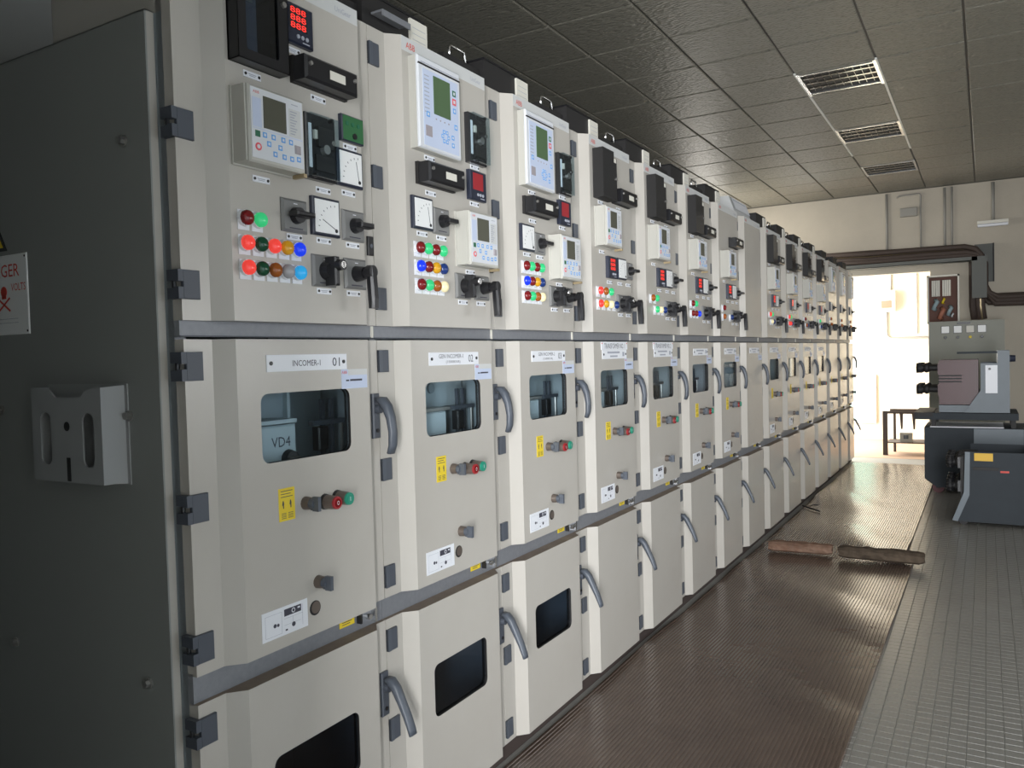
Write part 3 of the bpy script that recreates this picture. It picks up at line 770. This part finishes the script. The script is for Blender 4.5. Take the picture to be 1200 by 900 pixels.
# ------------------------------------------------------------------ breakers seen behind the middle windows
def breaker_inside(i,label,first):
    t=thing('circuit_breaker',label,'circuit breaker',(0,PYS[i],.748),group='breakers behind the windows')
    b=MB(); b.box(-.54,-.05,.03,.58,.0,.05,'inner'); b.box(-.16,-.14,.40,.56,.05,.16,'inner_light'); ob('truck',cached('bi_truck',lambda:b),t)
    if first:
        b2=MB(); b2.cbox(-.18,-.050,.07,.352,.05,.560,.005,'inner_light'); lettering(b2,'VD4',-.0495,.297,.517,.064,.026,'dark_print'); b2.cyl((-.050,.322,.470),(1,0,0),.026,.022,.016,'black',16); b2.cbox(-.04,-.026,.305,.345,.463,.477,.003,'steel')
        ob('front_cover',cached('bi_front1',lambda:b2),t)
        b3=MB(); b3.box(-.13,-.12,.07,.40,.575,.78,'inner'); b3.box(-.12,-.105,.375,.385,.57,.78,'inner_light'); b3.box(-.13,-.045,.07,.350,.564,.574,'inner_light'); ob('back_plate',cached('bi_back1',lambda:b3),t)
        ys=(.50,.535); xr=-.10; xc=-.09; xp=-.20; py=(.405,.60)
    else:
        b2=MB(); b2.cbox(-.18,-.050,.06,.385,.05,.545,.005,'inner_light'); ob('front_cover',cached('bi_front2',lambda:b2),t)
        b3=MB(); b3.box(-.13,-.12,.06,.58,.555,.79,'inner_light'); b3.cyl((-.12,.39,.62),(1,0,0),.018,.018,.008,'inner',12); b3.box(-.12,-.045,.06,.40,.548,.558,'steel'); ob('back_plate',cached('bi_back2',lambda:b3),t)
        ys=(.485,.520); xr=-.075; xc=-.07; xp=-.22; py=(.40,.60)
    b5=MB(); b5.box(xp-.01,xp,py[0],py[1],.05,.55 if not first else .79,'inner'); ob('side_panel',cached('bi_side%d'%first,lambda:b5),t)
    def rod():
        b=MB(); b.box(-.005,.005,-.006,.006,.05,.615,'slate'); return b
    for y in ys: ob('guide_rod',cached('bi_rod',rod),t,(xr,y,-.0))
    b4=MB(); b4.box(xc-.01,xc+.01,.445,.575,.545,.558,'slate_light'); b4.cbox(xc-.01,xc+.015,.460,.500,.475,.540,.004,'black'); b4.cyl((xc,.565,.05),(0,0,1),.005,.005,.495,'steel',8); ob('cross_bar',cached('bi_cross%d'%first,lambda:b4),t)

# ------------------------------------------------------------------ the row
NAMES={0:('grey switchgear cabinet 01 with INCOMER-1 plate, nearest the camera',1),
       1:('grey switchgear cabinet 02 with GEN INCOMER plate, second in the row',2),
       2:('grey switchgear cabinet 03 with GEN INCOMER plate, third in the row',3),
       3:('fourth grey switchgear cabinet from the camera, with first of the two TRANSFORMER plates',4),
       4:('fifth grey switchgear cabinet from the camera, with second of the two TRANSFORMER plates',4),
       5:('sixth grey switchgear cabinet from the camera, right after the two TRANSFORMER ones',4),
       6:('seventh grey cabinet from the camera, without a tall black relay on top',4),
       7:('eighth grey cabinet from the camera, with bare upper door and no window',4),
       8:('ninth grey cabinet from the camera, just past the bare-doored one',4),
       9:('tenth grey switchgear cabinet from the camera',4),
       10:('eleventh grey switchgear cabinet from the camera',4),
       11:('twelfth grey cabinet from the camera, last with a window in its middle door',4),
       12:('thirteenth grey cabinet from the camera, windowless with pale relay',0),
       13:('fourteenth grey cabinet from the camera, last but one of the row',0),
       14:('farthest grey cabinet of the row, beside the bright doorway',0)}
CABS=[]
for i in range(NP):
    lab,pl=NAMES[i]
    CABS.append(cabinet(i,lab,pl,window=(i not in (7,12,13,14)),lower_window=i<3,buttons=i!=7,mimic=i!=7))
    if i in (0,1,2,3,4,5): breaker_inside(i,['breaker with pale lettered cover behind the window of cabinet 01','grey breaker with two dark rods behind the window of the second cabinet','grey breaker with two dark rods behind the window of the third cabinet','dim breaker behind the window of the fourth cabinet','dim breaker behind the window of the fifth cabinet','dim breaker behind the window of the sixth cabinet'][i],i==0)
# cabinet 01
t=CABS[0]
a=dev('window_relay','win_relay',win_relay,t,.178,2.285); ob('pane',cached('win_pane',win_pane),a)
d_tag(t,.169,2.141); d_dmeter(t,.312,2.303); d_tag(t,.300,2.240); d_test(t,.387,2.192); d_tag(t,.385,2.142)
d_r615(t,.190,2.012); d_tag(t,.185,1.902); d_flag(t,.372,2.012); d_tag(t,.392,1.910)
dev('annunciator','green_unit',green_unit,t,.501,2.089); d_tag(t,.500,2.043); d_meter(t,.488,1.983); d_tag(t,.488,1.918)
d_switch(t,.285,1.830,'bar'); d_tag(t,.285,1.778); d_meter(t,.391,1.841,True); d_tag(t,.388,1.780); d_switch(t,.500,1.832,'side'); d_tag(t,.498,1.780)
d_switch(t,.383,1.702,'key'); d_tag(t,.383,1.650); d_switch(t,.502,1.703,'pistol'); d_tag(t,.495,1.650)
d_lamps(t,['rG','RgRYB','RgowC'],.127,1.803)
# cabinets 02 and 03
for i in (1,2):
    t=CABS[i]
    d_ref(t,.234,2.236); d_tag(t,.215,2.085); d_flag(t,.468,2.195); d_tag(t,.47,2.105)
    d_test(t,.238,2.030); d_tag(t,.215,1.978); d_dmeter(t,.468,2.042,False); d_tag(t,.462,1.982)
    d_meter(t,.161,1.909); d_tag(t,.165,1.848); d_switch(t,.262,1.898,'side'); d_tag(t,.265,1.846)
    d_r615(t,.432,1.855); d_tag(t,.425,1.752)
    d_switch(t,.376,1.703,'key'); d_tag(t,.376,1.650); d_switch(t,.490,1.703,'pistol'); d_tag(t,.485,1.650)
    d_lamps(t,['rGrG','BrYb','rGoW'],.138,1.803,.039,-.0555)
# the feeder cabinets
FE={3:(1,1,['RoG ','RYWb']),4:(1,1,['oG ',' GWb']),5:(1,1,['rG ','rrB']),6:(0,1,['r   ','o  b']),8:(1,1,['RG ',' Wb']),9:(1,1,['RG ','RRb']),10:(1,0,['r  ',' ob']),11:(1,0,[' G ','  b'])}
for i,(tall,lit,rows) in FE.items():
    t=CABS[i]
    if tall: dev('tall_relay','tall_relay',tall_relay,t,.200,2.262); d_tag(t,.20,2.143)
    d_test(t,.418,2.192); d_tag(t,.40,2.140)
    d_r615(t,.220,2.032); d_tag(t,.20,1.925); d_dmeter(t,.290,1.862,bool(lit)); d_meter(t,.408,1.864); d_switch(t,.505,1.862,'side')
    for y in (.28,.40,.50): d_tag(t,y,1.795)
    d_switch(t,.400,1.703,'key'); d_tag(t,.4,1.650); d_switch(t,.498,1.703,'pistol'); d_tag(t,.495,1.650)
    d_lamps(t,rows,.149,1.749,.058,-.057)
for i,n in ((3,1),(4,2)): dev('transformer_plate',('trafo',n),trafo_plate(n),CABS[i],.319,1.506)
for i in (12,13,14):
    t=CABS[i]
    d_ref(t,.234,2.22); d_meter(t,.20,1.93); d_switch(t,.34,1.92,'side'); d_switch(t,.30,1.703,'key')
    if i<14: d_switch(t,.46,1.703,'pistol')
    d_lamps(t,['o  ','oo '],.15,1.79,.058,-.057)

# ------------------------------------------------------------------ end cover of the row with its fittings
b=MB(); b.box(-1.30,-.053,1.1225,1.1265,0,2.241,'paint_shaded'); b.box(-.057,-.053,1.1265,1.145,0,2.241,'paint'); b.box(-1.30,-.053,1.1225,1.147,2.239,2.241,'paint_shaded')
c=ob('end_cover',b.mesh('end_cover')); c['label']='shaded grey flat side panel closing the near end of the cabinet row'; c['category']='panel'
def bolt():
    b=MB(); b.cyl((0,0,0),(0,-1,0),.013,.013,.003,'steel',12); b.cyl((0,-.003,0),(0,-1,0),.009,.009,.010,'steel',6); return b
for x,z in ((-.142,1.972),(-.163,1.357),(-.703,1.366),(-.683,.756),(-.133,.749),(-.70,1.97)): ob('bolt',cached('bolt',bolt),c,(x,1.1225,z))
mat('holder', (.33,.34,.34), .5)
t=thing('document_holder','grey slotted document holder on the side panel','document holder',(-.33,1.1225,1.205))
def turn(b): return b.xf(lambda p: Vector((p.y,-p.x,p.z)))   # +X facing parts turned to face -Y
b=MB(); b.box(0,.003,-.150,.165,-.005,.225,'holder'); ob('back_plate',turn(b).mesh('back_plate'),t)
b=MB()
b.holed((-.147,.0,.0,.195),(-.115,-.07,.035,.160),.020,.045,.004,'holder'); b.holed((.0,.130,.0,.195),(.055,.100,.035,.160),.020,.045,.004,'holder')
b.prism([(-.147,.195),(-.05,.195),(-.075,.215),(-.147,.218)],.041,.045,'holder'); b.prism([(.05,.195),(.130,.195),(.130,.218),(.075,.215)],.041,.045,'holder')
b.box(.003,.045,-.149,-.147,0,.218,'holder'); b.box(.003,.045,-.147,.13,-.003,0,'holder')
b.cyl((.045,-.005,.128),(1,0,0),.011,.011,.001,'black_matte',14); b.box(.045,.046,-.010,.004,0,.055,'black_matte')
ob('pocket',turn(b).mesh('pocket'),t)
b=MB(); b.poly([(.045,.130,0),(.003,.155,-.003),(.003,.155,.222),(.045,.130,.218)],[(0,1,2,3)],'holder'); ob('side_wing',turn(b).mesh('side_wing'),t)
t=thing('danger_sign','white enamel sign with red DANGER and VOLTS lettering','sign',(-.677,1.1225,1.558))
b=MB(); b.cbox(0,.003,-.127,.127,0,.203,.002,'white_face'); ob('sign_plate',turn(b).mesh('sign_plate'),t)
b=MB(); lettering(b,'DANGER',.0035,0,.163,.185,.032,'red_print'); lettering(b,'VOLTS',.0035,.086,.120,.066,.019,'red_print')
b.cyl((.003,.018,.110),(1,0,0),.014,.014,.001,'red_print',14); b.box(.003,.004,.008,.028,.092,.100,'red_print')
for s in (-1,1): b.poly([(.004,.018-s*.03,.062),(.004,.018-s*.026,.058),(.004,.018+s*.03,.092),(.004,.018+s*.026,.096)],[(0,1,2,3)],'red_print')
b.box(.003,.0036,-.10,.08,.040,.041,'grey_print'); b.box(.003,.0036,-.10,.08,.030,.031,'grey_print')
for y in (-.12,.12):
    for z in (.008,.195): b.cyl((.003,y,z),(1,0,0),.003,.003,.001,'black',8)
ob('printed_lettering',turn(b).mesh('printed_lettering'),t)
b=MB(); b.prism([(-.09,0),(.09,0),(0,.155)],0,.002,'black'); b.prism([(-.074,.009),(.074,.009),(0,.136)],.002,.003,'yellow')
o=ob('warning_triangle',turn(b).mesh('warning_triangle'),None,(-.73,1.1225,1.772)); o['label']='yellow and black warning triangle above the danger sign'; o['category']='sign'

# ------------------------------------------------------------------ black wiring ducts on top of the row
def duct(first):
    def f():
        b=MB(); b.box(-.20,-.012,-.0,.29,0,.098,'black_matte'); b.box(-.205,-.008,-.004,.294,.098,.104,'black'); return b
    return f
def duct_low():
    b=MB(); b.box(-.20,-.03,-.22,-.0,0,.062,'black_matte'); return b
def duct_loop():
    b=MB(); z=.062; b.tube([(-.05,-.16,z),(-.05,-.16,z+.035),(-.05,-.15,z+.045),(-.05,-.075,z+.045),(-.05,-.065,z+.035),(-.05,-.065,z)],.005,'chrome',8); return b
def duct_label():
    b=MB(); b.box(-.012,-.004,.215,.30,.012,.092,'cream'); 
    for k in range(3): b.box(-.004,-.0036,.225,.29,.030+.018*k,.0315+.018*k,'grey_print')
    return b
def duct_flap():
    b=MB(); b.box(-.008,.035,.035,.165,.040,.046,'galv'); b.box(.031,.035,.035,.165,.028,.040,'galv'); return b
for i in range(1,NP):
    if i==7: continue
    t=thing('wiring_duct','black wiring duct box on top of the row, starting the %s cabinet'%['second','third','fourth','fifth','sixth','seventh','eighth','ninth','tenth','eleventh','twelfth','thirteenth','fourteenth','fifteenth'][i-1],'wiring duct',(0,PYS[i]-.025,ZT),group='black wiring ducts on top of the cabinets')
    ob('box',cached('duct_box',duct(0)),t); ob('low_box',cached('duct_low',duct_low),t) if i!=8 else None
    if i<12: ob('bracket_loop',cached('duct_loop',duct_loop,True),t) if i!=8 else None; ob('label_card',cached('duct_label',duct_label),t)
    if i==1: ob('metal_flap',cached('duct_flap',duct_flap),t)
t=thing('terminal_box','grey sheet-metal box with white card standing on the row','box',(-.03,5.85,ZT))
b=MB(); b.poly([(0,0,0),(0,.46,0),(-.30,.46,0),(-.30,0,0),(-.06,0,.17),(-.06,.46,.17),(-.30,.46,.17),(-.30,0,.17)],[(3,2,1,0),(4,5,6,7),(0,1,5,4),(1,2,6,5),(2,3,7,6),(3,0,4,7)],'header'); ob('body',b.mesh('body'),t)
b=MB(); b.poly([(-.022,.03,.075),(-.022,.45,.075),(-.056,.45,.165),(-.056,.03,.165)],[(0,1,2,3)],'white'); 
for k in range(3): b.poly([(-.030-.009*k,.07,.094+.025*k),(-.030-.009*k,.40,.094+.025*k),(-.032-.009*k,.40,.100+.025*k),(-.032-.009*k,.07,.100+.025*k)],[(0,1,2,3)],'grey_print')
b.xf(lambda p:Vector((p.x+.004,p.y,p.z))); ob('card',b.mesh('card'),t)

# ------------------------------------------------------------------ far end: control cabinet, wall boxes, cables
def lathe(path_axis, origin, prof, mt, n=12):
    """profile (along, radius) revolved about an axis; open quads plus caps"""
    b=MB(); a=Vector(path_axis).normalized(); t=Vector((0,0,1)) if abs(a.z)<.9 else Vector((1,0,0)); p=a.cross(t).normalized(); q=a.cross(p); o=Vector(origin); v=[]; f=[]
    for s,r in prof:
        for k in range(n):
            th=2*math.pi*k/n; v.append(o+a*s+(p*math.cos(th)+q*math.sin(th))*r)
    for i in range(len(prof)-1):
        for k in range(n): f.append((i*n+k,i*n+(k+1)%n,(i+1)*n+(k+1)%n,(i+1)*n+k))
    f.append(tuple(range(n))[::-1]); f.append(tuple((len(prof)-1)*n+k for k in range(n)))
    b.poly(v,f,mt); return b
mat('olive', (.26,.265,.22), .5, noise=(4,.4,(.22,.22,.18)))
t=thing('control_cabinet','olive grey control cabinet with four small meters by the far wall','cabinet',(1.30,11.02,0))
b=MB(); b.box(-.395,.395,.0,.45,.06,1.755,'olive'); b.box(-.38,.38,.02,.43,0,.06,'black_matte'); b.box(-.395,.395,-.008,0,1.515,1.755,'olive'); b.box(-.385,.385,-.006,0,.10,1.495,'olive'); ob('body',b.mesh('body'),t)
for k,x in enumerate((-.215,-.085,.045,.165)):
    b=MB(); b.box(-.045,.045,-.018,-.008,-.045,.045,'black'); b.box(-.040,.040,-.020,-.018,-.040,.040,'cream' if k==2 else 'white_face'); ob('dial_meter',b.mesh('dial_meter'),t,(x,0,1.655))
    b=MB(); b.cyl((0,-.008,0),(0,-1,0),.018,.015,.022,'black' if k!=2 else 'yellow',12); ob('knob',b.mesh('knob'),t,(x,0,1.560))
b=MB(); b.box(-.07,.07,-.011,-.008,-.012,.012,'black'); ob('name_strip',b.mesh('name_strip'),t,(-.02,0,1.728))

mat('db_brown', (.13,.06,.045), .7)
t=thing('distribution_box','open wall box with cream frame and white terminal strips, above the control cabinet','electrical box',(1.045,YW,1.75))
b=MB(); b.box(-.175,.175,-.02,0,0,.595,'db_brown'); ob('back_board',b.mesh('back_board'),t)
b=MB()
for (x0,x1,z0,z1) in ((-.180,-.160,0,.60),(.160,.180,0,.60),(-.18,.18,.58,.60),(-.18,.18,-.005,.012)): b.box(x0,x1,-.14,-.0,z0,z1,'cream')
ob('frame',b.mesh('frame'),t)
for x in (-.085,.035):
    b=MB(); 
    for k in range(4): b.box(-.045+.024*k,-.025+.024*k,-.07,-.02,-.10,.10,'cream')
    ob('terminal_strip',b.mesh('terminal_strip'),t,(x,0,.44))
mat('copper', (.42,.17,.11), .6)
mat('pale_blue', (.32,.42,.46), .6)
for x,z,r,mt in ((-.09,.24,.055,'pale_blue'),(-.02,.13,.06,'copper'),(.07,.16,.05,'pale_blue'),(.0,.285,.03,'yellow'),(.10,.10,.022,'white')):
    b=MB(); b.tube([(0,-.03,r),(r*.4,-.07,r*.5),(0,-.09,-r*.2),(-r*.4,-.06,-r),(0,-.03,-r*1.2)],r*.45,mt); ob('wire_loop',b.mesh('wire_loop',True),t,(x,0,z))

mat('cable_brown', (.06,.042,.034), .7)
mat('tray_grey', (.12,.125,.115), .6)
t=thing('cable_tray','grey cable tray above the bright doorway','cable tray',(0,YW,2.5))
b=MB(); b.box(-.6,1.42,-.16,-.152,0,.05,'tray_grey'); b.box(-.6,1.42,-.16,-.004,0,.008,'tray_grey'); b.box(1.36,1.52,-.16,-.150,-.46,.05,'tray_grey'); ob('channel',b.mesh('channel'),t)
b=MB()
for k in range(9): b.box(1.40+.02*k,1.412+.02*k,-.03,-.015,-.25,.20,'tray_grey')
b.box(1.39,1.60,-.015,-.004,-.26,.21,'tray_grey'); b.box(1.585,1.60,-.05,-.004,-.26,.21,'black_matte'); ob('ribbed_board',b.mesh('ribbed_board'),t)
t=thing('cable_bundle','bundle of dark brown cables running above the doorway and bending down','cables',(0,YW,2.5))
rnd=random.Random(11)
for k in range(12):
    y=-.05-.026*(k%4); z=.045+.055*(k//4)+rnd.uniform(0,.02); xb=1.40+.035*(k%4)-.02*(k//4)
    p=[(-.6,y,z+.05),(.2,y+rnd.uniform(-.01,.01),z+.03+rnd.uniform(-.02,.02)),(.8,y,z+.02),(xb-.18,y,z+.015),(xb-.06,y,z-.02),(xb,y,z-.10),(xb,y,-.25-.02*k)]
    if k%2: p += [(xb+.04,y,-.40),(xb+.14,y,-.44-.02*(k//2)),(4.2,y,-.46-.025*(k//2))]
    else: p += [(xb,y,-.55),(xb+.02,y,-.72)]
    ob('cable',cached(('cable',k),lambda:MB().tube(p,.032,'cable_brown' if k!=6 else 'brass',8),True),t)
mat('conduit_grey', (.30,.29,.26), .6)
def conduit(label,pts,r=.012,mt='conduit_grey'):
    b=MB(); b.tube(pts,r,mt,8); o=ob('conduit',b.mesh('conduit',True)); o['label']=label; o['category']='conduit'; o['group']='wall conduits'
y=YW-.014
conduit('leftmost vertical conduit on the far wall above the doorway',[(.40,y,ZC-.005),(.40,y,2.66)],.016)
conduit('square bent conduit with a short top run, near the ceiling',[(.52,y,ZC-.07),(.55,y,ZC-.045),(.78,y,ZC-.045),(.795,y,ZC-.06),(.795,y,2.70)],.011)
conduit('left one of the twin conduits above the open wall box',[(1.066,y,ZC-.005),(1.066,y,2.70)],.016)
conduit('right one of the twin conduits above the open wall box',[(1.145,y,ZC-.005),(1.145,y,2.70)],.013)
conduit('conduit coming down to the white tube light',[(1.59,y,ZC-.005),(1.59,y,2.985)],.020)
b=MB(); b.cbox(0,.06,-.10,.10,-.055,.055,.006,'conduit_grey'); turn(b); o=ob('small_wall_box',b.mesh('small_wall_box'),None,(.66,YW,3.19)); o['label']='small dull box on the far wall inside the bent conduit'; o['category']='electrical box'
t=thing('tube_light','white tube light fitting on the far wall, unlit','light',(1.585,YW,2.90))
b=MB(); b.box(-.165,.165,-.05,0,.03,.09,'cream'); ob('batten',b.mesh('batten'),t); b=MB(); b.cyl((-.16,-.065,.03),(1,0,0),.02,.02,.32,'white',12); ob('tube',b.mesh('tube',True),t)

# passage behind the doorway
t=thing('junction_box','white junction box with a dark window on the sunlit wall','electrical box',(.166,14.0,2.02))
b=MB(); b.box(-.12,.12,-.14,0,0,.33,'white_face'); ob('enclosure',b.mesh('enclosure'),t); b=MB(); b.box(-.075,.075,-.144,-.14,.055,.175,'copper'); ob('window',b.mesh('window'),t)
conduit('grey conduit from ceiling to the white junction box',[(.22,13.985,3.29),(.22,13.985,2.35)],.014)
conduit('grey conduit bending right below the white junction box',[(.155,13.975,2.02),(.155,13.975,1.68),(.17,13.975,1.63),(.22,13.975,1.60),(2.9,13.975,1.61)],.018)
conduit('thin vertical conduit on the sunlit wall near the doorway edge',[(.585,13.985,3.29),(.585,13.985,1.66)],.008)
mat('rack_brown', (.055,.038,.032), .7)
t=thing('steel_rack','low dark brown steel rack in the bright passage','rack',(.62,12.05,0))
for x,yy in ((-.30,-.12),(-.22,.30),(.45,-.12),(.45,.30)):
    b=MB(); w_=.030 if yy<0 and x<0 else .016; b.box(-w_,w_,-.015,.015,0,.60,'rack_brown'); ob('leg',b.mesh('leg'),t,(x,yy,0))
b=MB(); b.box(-.28,.47,-.14,-.11,.565,.60,'rack_brown'); b.box(-.28,.47,.29,.32,.565,.60,'rack_brown'); ob('top_rail',b.mesh('top_rail'),t)
b=MB(); b.box(-.28,.47,-.13,.31,.165,.178,'rack_brown'); ob('shelf',b.mesh('shelf'),t)
for x in (-.10,.05):
    b=MB(); b.prism([(-.022,.57),(.022,.57),(.014,.36),(-.006,.36)],-.01,.01,'rack_brown'); turn(b); ob('hanging_strap',b.mesh('hanging_strap'),t,(x,-.125,0))
t=thing('small_meter_box','small grey box with dark window on the rack shelf','box',(.570,11.97,.178))
b=MB(); b.box(-.075,.075,-.0,.10,0,.125,'conduit_grey'); ob('case',b.mesh('case'),t); b=MB(); b.box(-.03,.03,-.004,0,.045,.095,'black'); ob('window',b.mesh('window'),t)

# ------------------------------------------------------------------ withdrawn breakers
mat('blue_steel', (.036,.044,.052), .6, spec=.25, noise=(8,.4,(.026,.032,.037)))
mat('pale_steel', (.15,.18,.205), .45, noise=(6,.35,(.115,.14,.155)))
mat('epoxy_red', (.055,.007,.008), .4)
mat('sticker_orange', (.75,.45,.03), .5)
def contact_arm():
    b=MB(); b.cyl((0,0,0),(-1,0,0),.034,.030,.10,'black_matte',12)
    b.add(lathe((-1,0,0),(-.085,0,0),[(0,.028),(.012,.046),(.035,.050),(.052,.036),(.060,.030),(.075,.044),(.098,.050),(.115,.042),(.122,.026)],'black_matte',12))
    for k in range(12):
        a=2*math.pi*(k+.5)/12; b.box(-.205,-.150,.046*math.cos(a)-.005,.046*math.cos(a)+.005,.046*math.sin(a)-.005,.046*math.sin(a)+.005,'black')
    return b
def pole_block():
    b=MB(); b.box(0,.34,-.075,.075,0,.44,'epoxy_red'); b.box(-.012,.30,-.065,.065,.30,.41,'epoxy_red'); b.box(-.012,.30,-.065,.065,.085,.20,'epoxy_red')
    for z in (.22,.25,.28): b.box(-.006,.20,-.08,.08,z,z+.012,'black_matte')
    return b
def breaker(name,label,x,y,z):
    t=thing(name,label,'circuit breaker',(x,y,z),group='withdrawn breakers on the right')
    for k in range(3):
        p=ob('pole',cached('pole_block',pole_block),t,(.0,.13+.20*k,.075))
        for zz in (.365,.150): ob('contact_arm',cached('contact_arm',contact_arm,True),p,(0,0,zz))
    def side():
        b=MB(); b.prism([(.22,0),(.60,0),(.60,.60),(.50,.60),(.50,.48),(.36,.48),(.36,.22)],0,.012,'pale_steel'); turn(b); b.xf(lambda p:Vector((p.x,p.y+.012,p.z))); return b
    for yy in (0.0,.638): ob('side_plate',cached('breaker_side',side),t,(0,yy,0))
    b=MB(); b.box(.50,.60,.012,.638,.02,.60,'pale_steel'); b.cyl((.60,.12,.52),(1,0,0),.035,.03,.05,'navy',12); ob('mechanism_housing',b.mesh('mechanism_housing'),t)
    b=MB(); b.box(.0,.60,.02,.63,.0,.070,'pale_steel'); ob('base_frame',b.mesh('base_frame'),t)
    b=MB(); b.box(.16,.52,.012,.04,.575,.595,'blue_steel'); ob('top_rail',b.mesh('top_rail'),t)
    b=MB(); b.box(0,.10,-.003,0,0,.27,'white'); b.cyl((.035,-.003,.235),(0,-1,0),.012,.012,.004,'black',10); ob('front_label',b.mesh('front_label'),t,(.40,0,.19))
    return t
breaker('circuit_breaker','withdrawn breaker with red poles and black contact arms, on the lifting trolley',1.10,9.0,.805)
t=thing('lifting_trolley','dark blue-grey steel trolley carrying the withdrawn breaker','trolley',(1.35,9.0,0))
b=MB(); b.poly([(-.38,-.02,.14),(-.27,-.02,.06),(.50,-.02,.06),(.50,-.02,.655),(-.38,-.02,.655),(-.38,.66,.14),(-.27,.66,.06),(.50,.66,.06),(.50,.66,.655),(-.38,.66,.655)],[(4,3,2,1,0),(5,6,7,8,9),(0,1,6,5),(1,2,7,6),(2,3,8,7),(3,4,9,8),(4,0,5,9)],'blue_steel'); ob('body',b.mesh('body'),t)
b=MB(); b.box(.05,.46,-.026,-.02,.50,.65,'pale_steel'); ob('front_panel',b.mesh('front_panel'),t)
b=MB(); b.box(-.465,.42,-.03,.67,.735,.800,'blue_steel'); b.box(-.465,-.30,-.035,.675,.765,.805,'black_matte'); ob('platform',b.mesh('platform'),t)
for x in (-.30,.38):
    for yy in (.05,.58): b=MB(); b.box(-.02,.02,-.02,.02,.655,.736,'black_matte'); ob('lift_post',b.mesh('lift_post'),t,(x,yy,0))
b=MB(); b.box(-.33,.30,-.0,.60,.656,.664,'white'); o=ob('paper_sheet',b.mesh('paper_sheet'),None,(1.35,9.0,0)); o['label']='white paper sheet lying on the trolley under its platform'; o['category']='paper'
mat('wheel_red', (.10,.02,.025), .5)
for x in (-.26,.40):
    for yy in (.03,.61): b=MB(); b.cyl((0,-.02,.055),(0,1,0),.055,.055,.04,'wheel_red',16); b.box(-.02,.02,-.028,.028,.05,.10,'black_matte'); ob('castor',b.mesh('castor'),t,(x,yy,0))

t=thing('circuit_breaker','dark breaker standing on the floor in front of the trolley','circuit breaker',(1.30,7.45,0),group='withdrawn breakers on the right')
for k in range(3):
    p=ob('pole',cached('pole_block2',lambda:MB().box(0,.12,-.07,.07,.10,.55,'black_matte').box(-.02,.05,-.06,.06,.26,.35,'black').box(-.02,.05,-.06,.06,.455,.545,'black')),t,(.02,.14+.20*k,0))
    for zz in (.50,.305): ob('contact_arm',cached('contact_arm',contact_arm,True),p,(.10,0,zz))
def side2():
    b=MB(); b.prism([(.0,.03),(.66,.03),(.66,.60),(.085,.60),(.075,.25)],0,.012,'blue_steel'); turn(b); return b
for yy in (0,.638): ob('side_plate',cached('breaker_side2',side2),t,(.0,yy+.012,0))
b=MB(); b.poly([(.0,-.004,.03),(.085,-.004,.25),(.09,-.004,.60),(.055,-.004,.60),(.045,-.004,.27),(-.04,-.004,.035)],[(0,1,2,3,4,5)],'pale_steel'); ob('front_flange',b.mesh('front_flange'),t)
b=MB(); b.box(.02,.66,.012,.64,.03,.10,'black_matte'); b.box(.50,.66,.012,.638,.10,.60,'blue_steel'); ob('base_frame',b.mesh('base_frame'),t)
b=MB(); b.box(.12,.25,-.003,0,.530,.592,'sticker_orange'); ob('orange_sticker',b.mesh('orange_sticker'),t)
b=MB(); b.box(.11,.29,-.012,0,.455,.480,'black_matte'); ob('slide_rail',b.mesh('slide_rail'),t)
b=MB(); b.box(.30,.36,-.003,0,.44,.455,'red_print'); ob('red_mark',b.mesh('red_mark'),t)
for x in (.04,.56):
    for yy in (.04,.60): b=MB(); b.cyl((0,-.02,.032),(0,1,0),.032,.032,.04,'black_matte',14); ob('wheel',b.mesh('wheel'),t,(x,yy,0))
